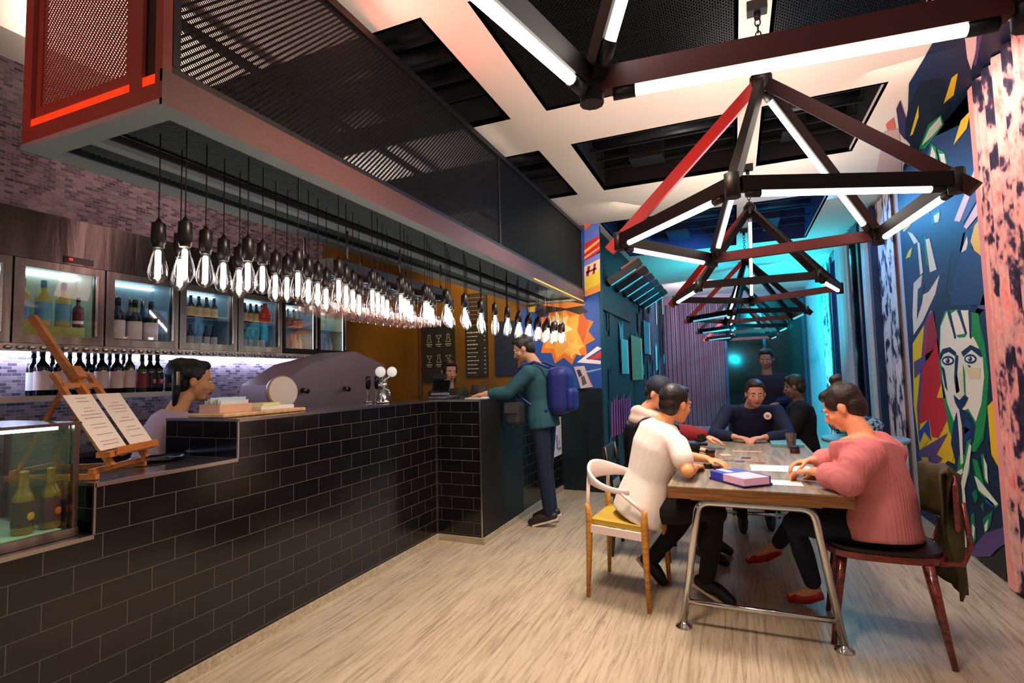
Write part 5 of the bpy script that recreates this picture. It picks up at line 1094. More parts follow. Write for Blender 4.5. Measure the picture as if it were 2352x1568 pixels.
# far tables with cyan cloth-like tops
def round_tbl(x, y, r, h, label, m):
    t = thing('round_table', label, 'table', (x, y, 0))
    b = MB(); b.lathe([(r, h-0.03), (r, h)], (x, y, 0), n=28); b.build('tabletop', m, t)
    b = MB(); b.lathe([(0.22, 0.001), (0.22, 0.015), (0.03, 0.03), (0.03, h-0.03)], (x, y, 0), n=16); b.build('pedestal', M_black, t)
round_tbl(1.02, 5.55, 0.33, 0.74, 'pale blue-topped round table by the blossom wall hanging', mat('pale_blue_top', '#7fb0c0', 0.3))
cu = thing('patterned_cushion', 'cushion with a navy and pale blue diamond net pattern behind the woman in pink', 'cushion', (1.05, 5.7, 0.74))
def net_mat():
    m = bpy.data.materials.new('diamond_net'); m.use_nodes = True; nt = m.node_tree; bb_ = nt.nodes['Principled BSDF']
    tc = nt.nodes.new('ShaderNodeTexCoord'); mp = nt.nodes.new('ShaderNodeMapping'); mp.inputs['Rotation'].default_value = (0.78, 0.78, 0.78); mp.inputs['Scale'].default_value = (26, 26, 26)
    nt.links.new(tc.outputs['Object'], mp.inputs[0]); ch = nt.nodes.new('ShaderNodeTexChecker'); ch.inputs['Scale'].default_value = 1
    ch.inputs['Color1'].default_value = lin('#0f3550'); ch.inputs['Color2'].default_value = lin('#8fc4cf'); nt.links.new(mp.outputs[0], ch.inputs['Vector']); nt.links.new(ch.outputs['Color'], bb_.inputs['Base Color']); return m
b = MB(); b.ball((1.0, 5.75, 0.83), (0.22, 0.10, 0.09), 16); b.build('cushion_body', net_mat(), cu)
fs = flat('folded_cloth', 'folded pale teal cloth on the table far corner', 0.24, 0.47, 4.72, 5.1, '#5f9aa2', 0, 'cloth', 0.02)
# ================================================================ people
def vray(p, q, t): return p+(q-p)*t
def remesh(mb, name, m, parent, vox, smooth=4, fac=0.5, parent_loc=None):
    """turn overlapping limbs into one continuous smooth surface"""
    me = bpy.data.meshes.new(name)
    off = root_loc(parent) if parent is not None else (parent_loc or Vector((0, 0, 0)))
    for v in mb.bm.verts: v.co -= off
    mb.bm.to_mesh(me); mb.bm.free()
    o = bpy.data.objects.new(name, me); COL.objects.link(o)
    r = o.modifiers.new('Remesh', 'REMESH'); r.mode = 'VOXEL'; r.voxel_size = vox; r.use_smooth_shade = True
    s = o.modifiers.new('Smooth', 'SMOOTH'); s.iterations = smooth; s.factor = fac
    dg_ = bpy.context.evaluated_depsgraph_get(); me2 = bpy.data.meshes.new_from_object(o.evaluated_get(dg_))
    o.modifiers.clear(); o.data = me2; me2.name = name; me2.materials.clear(); me2.materials.append(m)
    for p in me2.polygons: p.use_smooth = True
    if parent is not None: o.parent = parent
    else: o.location = off
    return o
def limb(b, pts, rad, n=12):
    pts = [Vector(p) for p in pts]
    b.tube(pts, rad, n=n)
    for p, r in zip(pts, rad): b.ball(p, r, 10)
def torso(b, secs, side, n=20):
    """secs: (centre, half width, half depth, forward) ellipses stacked up the spine"""
    rings = []
    for c, hw, hd, fw in secs:
        s_ = side.normalized(); f_ = Vector(fw).normalized()
        rings.append([b.bm.verts.new(Vector(c)+s_*hw*math.copysign(abs(math.cos(t))**0.85, math.cos(t))+f_*hd*math.copysign(abs(math.sin(t))**0.85, math.sin(t))) for t in [2*PI*k/n for k in range(n)]])
    for A, B in zip(rings, rings[1:]):
        for k in range(n): b.bm.faces.new((A[k], A[(k+1) % n], B[(k+1) % n], B[k]))
    b.bm.faces.new(rings[0][::-1]); b.bm.faces.new(rings[-1])
def hand(b, w, d, nrm, thumb_side, curl=0.5, sc=1.0, reach=None):
    """w wrist, d finger direction, nrm back-of-hand normal, thumb_side +-1"""
    d = Vector(d).normalized(); nrm = Vector(nrm); nrm = (nrm-d*nrm.dot(d)).normalized(); s_ = d.cross(nrm).normalized()*thumb_side
    Mx = Matrix((s_, d, nrm)).transposed()
    b.ball(w+d*0.045*sc, (0.040*sc, 0.052*sc, 0.016*sc), 12, rot=Mx); b.ball(w, (0.027*sc, 0.03*sc, 0.020*sc), 10, rot=Mx)
    for k, (off, ln) in enumerate(((0.030, 0.072), (0.010, 0.080), (-0.010, 0.074), (-0.029, 0.058))):
        p = w+(d*0.082+s_*off)*sc; a = 0.15+0.25*curl; pts = [w+(d*0.05+s_*off*0.9)*sc, p]; dirv = (d+s_*off*3.0*(1-curl)).normalized()
        for j, fr_ in enumerate((0.45, 0.30, 0.25)):
            a2 = curl*(0.5+0.65*j)+0.06*k*curl; dv = dirv*math.cos(a2)-nrm*math.sin(a2); pts.append(pts[-1]+dv*ln*fr_*sc)
        b.tube(pts, [0.010*sc, 0.0098*sc, 0.009*sc, 0.0085*sc, 0.0075*sc], n=8)
        for q, r in zip(pts, (0.010, 0.0098, 0.009, 0.0085, 0.0075)): b.ball(q, r*sc, 8)
    t0 = w+(d*0.02+s_*0.024)*sc; t1 = t0+(d*0.028+s_*0.026-nrm*0.008)*sc; t2 = t1+(d*0.030+s_*0.010-nrm*0.014*curl*2)*sc; t3 = t2+(d*0.022-s_*0.003-nrm*0.012*curl)*sc
    b.tube([t0, t1, t2, t3], [0.013*sc, 0.012*sc, 0.0105*sc, 0.009*sc], n=8)
    for q, r in zip((t0, t1, t2, t3), (0.013, 0.012, 0.0105, 0.009)): b.ball(q, r*sc, 8)
SKIN = {}
def skin(c): return mat('skin_'+c[1:], c, 0.55, var=0.08, bscale=20)
def headframe(look, tilt=0.0):
    f = Vector(look).normalized(); s_ = f.cross(Vector((0, 0, 1))).normalized(); u = s_.cross(f).normalized()
    if tilt: q = Matrix.Rotation(tilt, 3, f); s_ = q @ s_; u = q @ u
    return f, s_, u
def head_geo(b, c, f, s_, u, k=1.0):
    M = Matrix((s_, f, u)).transposed()
    P = lambda x, y, z: c+(s_*x+f*y+u*z)*k
    b.ball(P(0, -0.012, 0.035), (0.076*k, 0.096*k, 0.088*k), 16, rot=M)        # skull
    b.ball(P(0, 0.022, -0.022), (0.064*k, 0.070*k, 0.078*k), 14, rot=M)       # face
    b.ball(P(0, 0.042, -0.078), (0.036*k, 0.040*k, 0.030*k), 12, rot=M)       # chin
    for sx in (-1, 1):
        b.ball(P(0.044*sx, 0.052, -0.024), (0.022*k, 0.026*k, 0.022*k), 8, rot=M)   # cheek
        b.ball(P(0.078*sx, -0.012, -0.004), (0.010*k, 0.020*k, 0.031*k), 8, rot=M)  # ear
        b.ball(P(0.030*sx, 0.080, 0.026), (0.026*k, 0.012*k, 0.009*k), 8, rot=M)    # brow ridge
    b.tube([P(0, 0.082, 0.018), P(0, 0.104, -0.016), P(0, 0.110, -0.026), P(0, 0.092, -0.034)], [0.009*k, 0.012*k, 0.013*k, 0.010*k], n=8)
    b.ball(P(0.012, 0.094, -0.030), 0.009*k, 6); b.ball(P(-0.012, 0.094, -0.030), 0.009*k, 6)
    b.ball(P(0, 0.084, -0.052), (0.024*k, 0.014*k, 0.006*k), 8, rot=M); b.ball(P(0, 0.081, -0.062), (0.021*k, 0.014*k, 0.007*k), 8, rot=M)
    return P, M
def face_parts(root, P, M, k, hairc, lip='#9a4a40', closed=False):
    for sx in (-1, 1):
        b = MB(); b.use(mat('eye_white', '#e6ddd6', 0.3)); b.ball(P(0.030*sx, 0.078, 0.006), (0.014*k, 0.010*k, 0.008*k), 10, rot=M); b.use(mat('eye_dark', '#1a0f0a', 0.2)); b.ball(P(0.030*sx, 0.0845, 0.005), (0.006*k, 0.005*k, 0.006*k), 8, rot=M); b.build('eye', None, root, normals=False)
        b = MB(); b.tube([P(0.013*sx, 0.091, 0.026), P(0.030*sx, 0.092, 0.032), P(0.048*sx, 0.080, 0.027)], [0.003*k, 0.0038*k, 0.002*k], n=6); b.build('eyebrow', hairc, root)
    b = MB(); b.tube([P(-0.022, 0.086, -0.056), P(-0.008, 0.099, -0.053), P(0, 0.098, -0.055), P(0.008, 0.099, -0.053), P(0.022, 0.086, -0.056)], [0.002*k, 0.0048*k, 0.0045*k, 0.0048*k, 0.002*k], n=6)
    b.tube([P(-0.018, 0.088, -0.060), P(0, 0.097, -0.064), P(0.018, 0.088, -0.060)], [0.002*k, 0.0055*k, 0.002*k], n=6); b.build('lips', mat('lip_'+lip[1:], lip, 0.45), root)
def shoe(b, ank, toe, r=0.045):
    ank, toe = Vector(ank), Vector(toe); d = toe-ank; L = d.length; d.normalize()
    b.tube([ank-d*0.045+V(0, 0, -0.02), ank+d*0.02+V(0, 0, -0.012), vray(ank, toe, 0.55)+V(0, 0, 0.006), vray(ank, toe, 0.85), toe+d*0.022], [r*0.80, r, r*0.88, r*0.86, r*0.66], n=12)
    for p, q in ((ank-d*0.045+V(0, 0, -0.02), r*0.8), (toe+d*0.022, r*0.66)): b.ball(p, q, 8)
def person(label, J, look, cols, kind, hair=None, top='shirt', tilt=0, hs=1.0, hands=None, sleeve=1.0, extra=None, bend=None, shoecol='#1a1412', face=True, wide=1.0):
    """J: joints in room coordinates. body is one continuous surface; clothing and hair are its children"""
    Jt = {k: Vector(v) for k, v in J.items()}
    f, s_, u = headframe(look, tilt); k = hs
    side = (Jt['shR']-Jt['shL']).normalized(); up = (Jt['neck']-Jt['pelvis']).normalized(); fw = up.cross(side).normalized()     # torso forward
    hipside = (Jt['hipR']-Jt['hipL']).normalized()
    b = MB(); P, M = head_geo(b, Jt['head'], f, s_, u, k)
    limb(b, [Jt['neck']-up*0.03, vray(Jt['neck'], Jt['head'], 0.35), Jt['head']-u*0.05*k-f*0.01], [0.062, 0.052, 0.05])
    ch = Jt.get('chest', vray(Jt['pelvis'], Jt['neck'], 0.66)); wa = Jt.get('waist', vray(Jt['pelvis'], Jt['neck'], 0.30))
    W = 0.155*wide
    secs = [(Jt['pelvis']-up*0.08, 0.13*wide, 0.09, fw), (Jt['pelvis'], 0.155*wide, 0.105, fw), (wa, 0.128*wide, 0.09, fw), (ch, W, 0.105, fw), (vray(ch, Jt['neck'], 0.62), W*0.98, 0.085, fw), (Jt['neck']-up*0.02, 0.06, 0.05, fw)]
    torso(b, secs, side)
    hh = {}
    for S_ in 'LR':
        sh, el, wr = Jt['sh'+S_], Jt['el'+S_], Jt['wr'+S_]
        limb(b, [vray(ch, sh, 0.6)+up*0.03, sh, vray(sh, el, 0.5), el, vray(el, wr, 0.35), wr], [0.058, 0.052, 0.043, 0.037, 0.036, 0.025])
        hd_ = (hands or {}).get(S_)
        d = (wr-el).normalized() if not hd_ or hd_[0] is None else Vector(hd_[0]); nr = Vector(hd_[1]) if hd_ else Vector((0, 0, 1)); cu_ = hd_[2] if hd_ else 0.5
        hand(b, wr+d.normalized()*0.012, d, nr, 1 if S_ == 'L' else -1, cu_)
        hp, kn, an, to = Jt['hip'+S_], Jt['kn'+S_], Jt['an'+S_], Jt['to'+S_]
        limb(b, [hp, vray(hp, kn, 0.5), kn, vray(kn, an, 0.35), an], [0.078, 0.066, 0.050, 0.048, 0.033])
        fd = (to-an); limb(b, [an, vray(an, to, 0.6)+V(0, 0, -0.004), to], [0.034, 0.032, 0.024])
    bodyo = remesh(b, 'person', skin(cols['skin']), None, 0.0065, 3, 0.5, parent_loc=Vector((Jt['pelvis'].x, Jt['pelvis'].y, 0)))
    tag(bodyo, label, 'person')
    hm = mat('hair_'+cols['hair'][1:], cols['hair'], 0.45, bump=0.3, bscale=90)
    if face: face_parts(bodyo, P, M, k, hm)
    # ---- hair
    b = MB()
    cap = lambda: [b.ball(P(0, -0.024, 0.050), (0.084*k, 0.096*k, 0.086*k), 16, rot=M), b.ball(P(0, -0.055, 0.0), (0.074*k, 0.060*k, 0.080*k), 12, rot=M)]
    if hair == 'short': cap(); b.ball(P(0, 0.035, 0.098), (0.058*k, 0.045*k, 0.030*k), 10, rot=M); [b.ball(P(0.068*sx, -0.01, 0.035), (0.016*k, 0.04*k, 0.036*k), 8, rot=M) for sx in (-1, 1)]
    elif hair == 'bun':
        cap(); b.ball(P(0, 0.030, 0.092), (0.066*k, 0.052*k, 0.036*k), 10, rot=M); b.ball(P(0, -0.045, 0.150), (0.034*k, 0.034*k, 0.028*k), 10, rot=M); b.ball(P(0.02, -0.06, 0.162), (0.02*k, 0.02*k, 0.016*k), 8, rot=M)
        [b.ball(P(0.060*sx, 0.010, 0.040), (0.024*k, 0.050*k, 0.044*k), 8, rot=M) for sx in (-1, 1)]
    elif hair == 'long':
        cap(); b.ball(P(0, 0.030, 0.092), (0.066*k, 0.050*k, 0.036*k), 10, rot=M); [b.ball(P(0.064*sx, 0.008, 0.030), (0.022*k, 0.048*k, 0.06*k), 8, rot=M) for sx in (-1, 1)]
        b.tube([P(0, -0.07, 0.02), P(0, -0.09, -0.08), P(0.0, -0.085, -0.17), P(0, -0.08, -0.24)], [0.06, 0.05, 0.038, 0.015], n=10)
    if hair and hair != 'cap':
        ho = remesh(b, 'hair', hm, bodyo, 0.0065, 4)
        # leave the face clear: drop hair polygons in front of the hairline
        bm_ = bmesh.new(); bm_.from_mesh(ho.data); o0 = root_loc(bodyo); dele = []
        for fc in bm_.faces:
            q = fc.calc_center_median()+o0-Jt['head']; y_, z_ = q.dot(f)/k, q.dot(u)/k
            if y_ > 0.058 and z_ < 0.060: dele.append(fc)
        bmesh.ops.delete(bm_, geom=dele, context='FACES'); bm_.to_mesh(ho.data); bm_.free()
        if hair == 'bun':
            b = MB(); b.lathe([(0.026*k, -0.006), (0.031*k, 0), (0.026*k, 0.006)], P(0, -0.042, 0.130), n=12, axis=(P(0, 0, 1)-P(0, 0, 0))); b.build('hair_tie', mat('tie_plum', '#5a2a30', 0.6), bodyo)
    if hair == 'cap':
        cap(); ho = remesh(b, 'hair', hm, bodyo, 0.007, 3)
        b = MB(); b.ball(P(0, -0.010, 0.060), (0.090*k, 0.108*k, 0.084*k), 16, rot=M); b.ball(P(0, 0.10, 0.052), (0.062*k, 0.065*k, 0.010*k), 12, rot=M)
        co = remesh(b, 'cap', mat('navy_cap', '#101a30', 0.7), bodyo, 0.007, 3)
    # ---- top
    b = MB(); tk = cols.get('tk', 0.014)
    def grow(s, e): return [(c, hw+e, hd+e, w_) for c, hw, hd, w_ in s]
    hem = cols.get('hem', 0.10)
    ts = [(Jt['pelvis']-up*hem, secs[1][1]+tk+0.012, secs[1][2]+tk+0.012, fw), (Jt['pelvis'], secs[1][1]+tk+0.008, secs[1][2]+tk+0.01, fw)] + grow(secs[2:5], tk+0.006) + [(Jt['neck']-up*(0.012+cols.get('neck_drop', 0)), 0.078+tk*0.4+cols.get('neck_drop', 0), 0.066+tk*0.4+cols.get('neck_drop', 0)*0.6, fw)]
    nd = cols.get('neck_drop', 0)
    if nd: ts[-2] = (vray(ch, Jt['neck'], 0.50), ts[-2][1]*1.0, ts[-2][2]+0.01, fw); ts[-1] = (Jt['neck']-up*0.05-fw*0.02, 0.135, 0.085, fw)
    torso(b, ts, side)
    for S_ in 'LR':
        sh, el, wr = Jt['sh'+S_], Jt['el'+S_], Jt['wr'+S_]
        sl = cols.get('sleeve', 1.0)
        if sl <= 0.6: limb(b, [vray(ch, sh, 0.6)+up*0.03, sh, vray(sh, el, sl)], [0.062+tk, 0.056+tk, 0.052+tk])
        else: limb(b, [vray(ch, sh, 0.6)+up*(0.03-(0.05 if nd and S_ == 'L' else 0)), sh-up*(0.03 if nd and S_ == 'L' else 0), vray(sh, el, 0.5), el, vray(el, wr, 0.5), vray(el, wr, 0.93*sl if sl < 1 else 0.95)], [0.060+tk, 0.054+tk, 0.046+tk, 0.042+tk, 0.036+tk, 0.030+tk*0.8])
    to_ = remesh(b, cols['topname'], cols['topmat'], bodyo, 0.009, 12)
    # ---- trousers
    b = MB(); torso(b, [(Jt['pelvis']-up*0.09, 0.145*wide, 0.105, fw), (Jt['pelvis'], 0.165*wide, 0.116, fw), (vray(Jt['pelvis'], wa, 0.6), 0.145*wide, 0.102, fw)], side)
    lg = cols.get('leg', 0.95)
    for S_ in 'LR':
        hp, kn, an = Jt['hip'+S_], Jt['kn'+S_], Jt['an'+S_]
        limb(b, [hp, vray(hp, kn, 0.5), kn, vray(kn, an, 0.4), vray(kn, an, lg)], [0.092, 0.080, 0.063, 0.058, 0.048])
    remesh(b, 'trousers', cols['legmat'], bodyo, 0.010, 5)
    if not cols.get('barefoot'):
        for S_ in 'LR':
            b = MB(); shoe(b, Jt['an'+S_], Jt['to'+S_]); so = remesh(b, 'shoe', mat('shoe_'+shoecol[1:], shoecol, 0.5), bodyo, 0.006, 3)
            if cols.get('sole'):
                an, to = Jt['an'+S_], Jt['to'+S_]; d = (to-an).normalized(); dn = V(0, 0, -1) if abs(d.z) < 0.5 else (-Vector((d.x, d.y, 0)).normalized()*-1)
                dn = (Vector((0, 0, -1))-d*Vector((0, 0, -1)).dot(d)).normalized()
                b = MB(); b.bar(an-d*0.06+dn*0.052, to+d*0.01+dn*0.032, 0.07, 0.016, up=dn); b.build('sole', mat('pale_sole', cols['sole'], 0.6), so)
    return bodyo, dict(P=P, M=M, fw=fw, side=side, up=up, ch=ch, J=Jt)
def cloth(name, c, **k): return mat(name, c, k.pop('rough', 0.85), bump=k.pop('bump', 0.35), bscale=k.pop('bscale', 25), **k)
M_black_jeans = cloth('black_trousers', '#0c0a0d'); M_jeans = cloth('navy_jeans', '#111b38'); M_darkjeans = cloth('dark_denim', '#14182c')
def seated(root_lbl): pass
# --- man in the white tee, back to the camera, elbow on the table
J = dict(pelvis=(-0.58, 3.40, 0.56), neck=at(1527, 985, y=3.44), head=at(1552, 930, y=3.48),
         shR=at(1556, 1022, y=3.26), elR=(-0.27, 3.13, 0.80), wrR=(-0.25, 3.38, 0.785),
         shL=(-0.54, 3.58, 0.985), elL=(-0.42, 3.80, 0.80), wrL=(-0.20, 3.72, 0.785),
         hipR=(-0.54, 3.32, 0.535), knR=(-0.14, 3.40, 0.52), anR=(-0.22, 3.44, 0.10), toR=(-0.10, 3.40, 0.035),
         hipL=(-0.56, 3.50, 0.535), knL=(-0.28, 3.62, 0.50), anL=(-0.57, 3.60, 0.13), toL=(-0.50, 3.585, 0.035))
J['neck'].z = 1.06
person('person in a white tee seated with back to the camera, elbow on the table', J, (0.62, 0.76, -0.16),
       dict(skin='#d8945f', hair='#15100e', topname='tee_shirt', topmat=cloth('white_tee', '#e6d8cf', bscale=9), sleeve=0.55, legmat=M_black_jeans, sole='#d9bfa8', tk=0.012), 'm', 'short',
       hands={'R': (V(0.1, 0.9, -0.05), V(0, 0, 1), 0.5), 'L': (V(0.8, -0.4, -0.1), V(0, 0, 1), 0.6)}, shoecol='#0b0a0c', wide=1.2)
# --- person with cap, puffer jacket and hood
J = dict(pelvis=(-0.70, 4.22, 0.56), neck=(-0.68, 4.18, 1.03), head=at(1514, 905, y=4.14),
         shR=(-0.60, 4.00, 0.95), elR=(-0.46, 3.98, 0.80), wrR=(-0.30, 4.12, 0.80),
         shL=(-0.62, 4.38, 0.95), elL=(-0.45, 4.52, 0.86), wrL=(-0.26, 4.52, 0.845),
         hipR=(-0.68, 4.10, 0.53), knR=(-0.26, 4.06, 0.50), anR=(-0.26, 4.06, 0.09), toR=(-0.14, 4.06, 0.035),
         hipL=(-0.68, 4.32, 0.53), knL=(-0.26, 4.32, 0.50), anL=(-0.24, 4.32, 0.09), toL=(-0.12, 4.32, 0.035))
M_puff = mat('black_puffer', '#121315', 0.35, bump=0.6, bscale=14)
po, H = person('person in a navy cap and black puffer with beige hood reaching over the table', J, (0.85, -0.30, -0.35),
       dict(skin='#d49a72', hair='#1a120e', topname='puffer_jacket', topmat=M_puff, sleeve=1.0, legmat=M_black_jeans, tk=0.032), 'm', 'cap', hands={'R': (V(0.9, 0.1, -0.2), V(0, 0, 1), 0.5), 'L': (V(0.9, -0.1, -0.25), V(0, 0, 1), 0.35)})
b = MB(); c = Vector(J['head'])
b.tube([c+V(-0.12, -0.09, -0.10), c+V(-0.17, -0.03, -0.10), c+V(-0.17, 0.05, -0.10), c+V(-0.12, 0.10, -0.11), c+V(-0.04, 0.11, -0.15), c+V(0.03, 0.07, -0.18), c+V(0.04, -0.02, -0.19), c+V(0.02, -0.09, -0.17), c+V(-0.05, -0.11, -0.13)], [0.045, 0.05, 0.05, 0.045, 0.035, 0.03, 0.03, 0.035, 0.04], n=10, closed=True)
b.ball(c+V(-0.10, 0, -0.16), (0.14, 0.15, 0.085), 14)
for v_ in b.bm.verts: v_.co.z -= 0.03
remesh(b, 'hood', cloth('beige_hood', '#c4aea4', bscale=50), po, 0.009, 14)
b = MB(); limb(b, [(-0.45, 4.52, 0.86), (-0.36, 4.52, 0.856), (-0.265, 4.52, 0.85)], [0.082, 0.074, 0.052]); remesh(b, 'cuff', cloth('wine_red_sleeve', '#7c1420'), po, 0.009, 3)
# --- man in navy facing the camera
J = dict(pelvis=(0.12, 5.62, 0.56), neck=(0.12, 5.42, 1.04), head=at(1735, 905, y=5.25),
         shR=(-0.09, 5.38, 0.975), elR=(-0.20, 5.13, 0.79), wrR=(-0.03, 4.98, 0.79),
         shL=(0.33, 5.38, 0.975), elL=(0.40, 5.13, 0.79), wrL=(0.20, 4.98, 0.79),
         hipR=(0.03, 5.58, 0.53), knR=(-0.05, 5.18, 0.52), anR=(0.0, 5.05, 0.09), toR=(0.0, 4.93, 0.035),
         hipL=(0.22, 5.58, 0.53), knL=(0.24, 5.18, 0.52), anL=(0.22, 5.2, 0.09), toL=(0.22, 5.08, 0.035))
po, H = person('person in a navy shirt with round badge facing the camera at the table end', J, (0.08, -0.95, -0.18),
       dict(skin='#cf9680', hair='#2a201c', topname='shirt', topmat=cloth('navy_shirt', '#0e1a38', bscale=12), sleeve=0.85, legmat=M_black_jeans, tk=0.018), 'm', 'short',
       hands={'R': (V(0.75, -0.5, -0.05), V(0, 0, 1), 0.7), 'L': (V(-0.75, -0.5, -0.05), V(0, 0, 1), 0.7)}, wide=1.12)
b = MB(); q = at(1763, 955, y=5.26); b.lathe([(0.001, 0.006), (0.030, 0.004), (0.034, 0)], q, n=18, axis=(0, -1, 0.2)); bo_ = b.build('badge', mat('badge_cream', '#efe0cc', 0.4), po)
b = MB(); b.lathe([(0.001, 0.009), (0.012, 0.007)], q, n=12, axis=(0, -1, 0.2)); b.build('badge_centre', mat('badge_orange', '#d8713a', 0.4), bo_)
# --- woman in the pink sweater
J = dict(pelvis=(0.66, 3.28, 0.56), waist=(0.67, 3.27, 0.70), chest=(0.60, 3.26, 0.90), neck=at(1978, 990, y=3.24), head=at(1938, 938, y=3.30),
         shL=at(1985, 1030, y=3.08), elL=(0.475, 3.02, 0.81), wrL=(0.36, 3.22, 0.815),
         shR=at(2038, 1040, y=3.38), elR=(0.52, 3.58, 0.82), wrR=(0.38, 3.50, 0.83),
         hipL=(0.60, 3.20, 0.535), knL=(0.26, 3.36, 0.50), anL=(0.36, 3.52, 0.10), toL=(0.24, 3.56, 0.03),
         hipR=(0.64, 3.38, 0.535), knR=(0.36, 3.70, 0.53), anR=(0.19, 4.02, 0.17), toR=(0.03, 4.08, 0.055))
def knit():
    m = bpy.data.materials.new('pink_knit'); m.use_nodes = True; nt = m.node_tree; bb_ = nt.nodes['Principled BSDF']; bb_.inputs['Base Color'].default_value = lin('#d07a7c'); bb_.inputs['Roughness'].default_value = 0.9
    tc = nt.nodes.new('ShaderNodeTexCoord'); wv = nt.nodes.new('ShaderNodeTexWave'); wv.bands_direction = 'DIAGONAL'; wv.inputs['Scale'].default_value = 22; wv.inputs['Distortion'].default_value = 1.0
    mp = nt.nodes.new('ShaderNodeMapping'); mp.inputs['Scale'].default_value = (1, 1, 0.02); nt.links.new(tc.outputs['Object'], mp.inputs[0]); nt.links.new(mp.outputs[0], wv.inputs['Vector'])
    bp_ = nt.nodes.new('ShaderNodeBump'); bp_.inputs['Strength'].default_value = 0.3; bp_.inputs['Distance'].default_value = 0.006; nt.links.new(wv.outputs['Fac'], bp_.inputs['Height']); nt.links.new(bp_.outputs['Normal'], bb_.inputs['Normal']); return m
po, H = person('person in a pink knit sweater with a hair bun on the mahogany chair', J, (-0.80, 0.36, -0.48),
       dict(skin='#dc9c70', hair='#1a110c', topname='sweater', topmat=knit(), sleeve=0.62, legmat=M_darkjeans, barefoot=True, tk=0.036, hem=0.095, leg=0.86, neck_drop=0.045), 'f', 'bun',
       hands={'L': (V(-0.7, 0.6, -0.15), V(0.1, 0, 1), 0.75), 'R': (V(-0.6, -0.2, -0.1), V(0, 0.3, 1), 0.8)}, wide=1.22)
fl_ = mat('red_flat_shoe', '#a81c18', 0.4)
for a, t in (('anL', 'toL'), ('anR', 'toR')):
    an, to = Vector(J[a]), Vector(J[t]); d = (to-an).normalized(); b = MB(); b.tube([an-d*0.04+V(0, 0, -0.035), vray(an, to, 0.3)+V(0, 0, -0.030), vray(an, to, 0.7)+V(0, 0, -0.012), to+d*0.025], [0.028, 0.036, 0.036, 0.02], n=10); remesh(b, 'flat_shoe', fl_, po, 0.006, 2)
# --- standing man with backpack at the counter
J = dict(pelvis=(-1.64, 4.62, 0.98), neck=(-1.70, 4.62, 1.47), head=(-1.81, 4.62, 1.60),
         shR=(-1.70, 4.82, 1.38), elR=(-1.85, 4.80, 1.20), wrR=(-2.05, 4.62, 1.20),
         shL=(-1.70, 4.42, 1.38), elL=(-1.87, 4.36, 1.21), wrL=(-2.06, 4.30, 1.205),
         hipR=(-1.64, 4.72, 0.93), knR=(-1.66, 4.74, 0.50), anR=(-1.62, 4.76, 0.10), toR=(-1.78, 4.78, 0.04),
         hipL=(-1.64, 4.53, 0.93), knL=(-1.62, 4.55, 0.50), anL=(-1.60, 4.60, 0.10), toL=(-1.75, 4.58, 0.04))
po, H = person('person in a teal shirt with a blue backpack leaning on the counter, standing', J, (-0.88, -0.16, -0.42),
       dict(skin='#c08a6a', hair='#1c1715', topname='shirt', topmat=cloth('teal_shirt', '#1f4a56', bscale=12), sleeve=0.8, legmat=M_jeans, tk=0.02, sole='#8a4a34', leg=0.97), 'm', 'short',
       hands={'L': (V(-0.9, -0.1, -0.15), V(0, 0, 1), 0.3), 'R': (V(-0.9, -0.2, -0.1), V(0, 0, 1), 0.3)}, shoecol='#2a1d1a', wide=1.02)
b = MB()
[b.ball(c_, r_, 20) for c_, r_ in (((-1.46, 4.62, 1.08), (0.10, 0.15, 0.12)), ((-1.45, 4.62, 1.20), (0.115, 0.165, 0.15)), ((-1.47, 4.62, 1.33), (0.10, 0.15, 0.12)), ((-1.52, 4.62, 1.42), (0.06, 0.11, 0.06)))]
bk_o = thing('backpack', 'blue backpack worn by the standing man at the counter', 'backpack', (-1.47, 4.62, 1.02))
M_bp = cloth('blue_nylon', '#14206a', rough=0.5, bscale=10)
b = MB() if b.bm.free() is None else b; b.box((-1.56, 4.47, 1.00), (-1.36, 4.77, 1.43), bevel=0.07); remesh(b, 'pack_body', M_bp, bk_o, 0.010, 14)
b = MB(); b.box((-1.40, 4.51, 1.03), (-1.315, 4.73, 1.24), bevel=0.04); remesh(b, 'front_pocket', M_bp, bk_o, 0.008, 12)
for y in (4.48, 4.76):
    b = MB(); b.tube([(-1.52, y, 1.42), (-1.66, y, 1.475), (-1.80, y, 1.43), (-1.86, y, 1.32), (-1.82, y-0.01, 1.18), (-1.66, y, 1.06), (-1.55, y, 1.04)], 0.014, n=8); b.build('strap', M_bp, bk_o)
sb = thing('shoulder_bag', 'dark grey shoulder bag at the standing man\'s hip against the counter', 'bag', (-1.80, 4.42, 0.95))
b = MB(); b.box((-1.90, 4.33, 0.92), (-1.76, 4.50, 1.12), bevel=0.03); b.build('bag_body', mat('bag_grey', '#25252b', 0.7, bump=0.3), sb)
b = MB(); b.box((-1.895, 4.322, 1.03), (-1.765, 4.33, 1.12)); b.build('flap', mat('bag_flap', '#33333a', 0.7), sb)
b = MB(); b.tube([(-1.83, 4.40, 1.11), (-1.85, 4.38, 1.22), (-1.80, 4.40, 1.36), (-1.70, 4.50, 1.47)], 0.009, n=6); b.build('strap', mat('bag_grey', '#25252b'), sb)
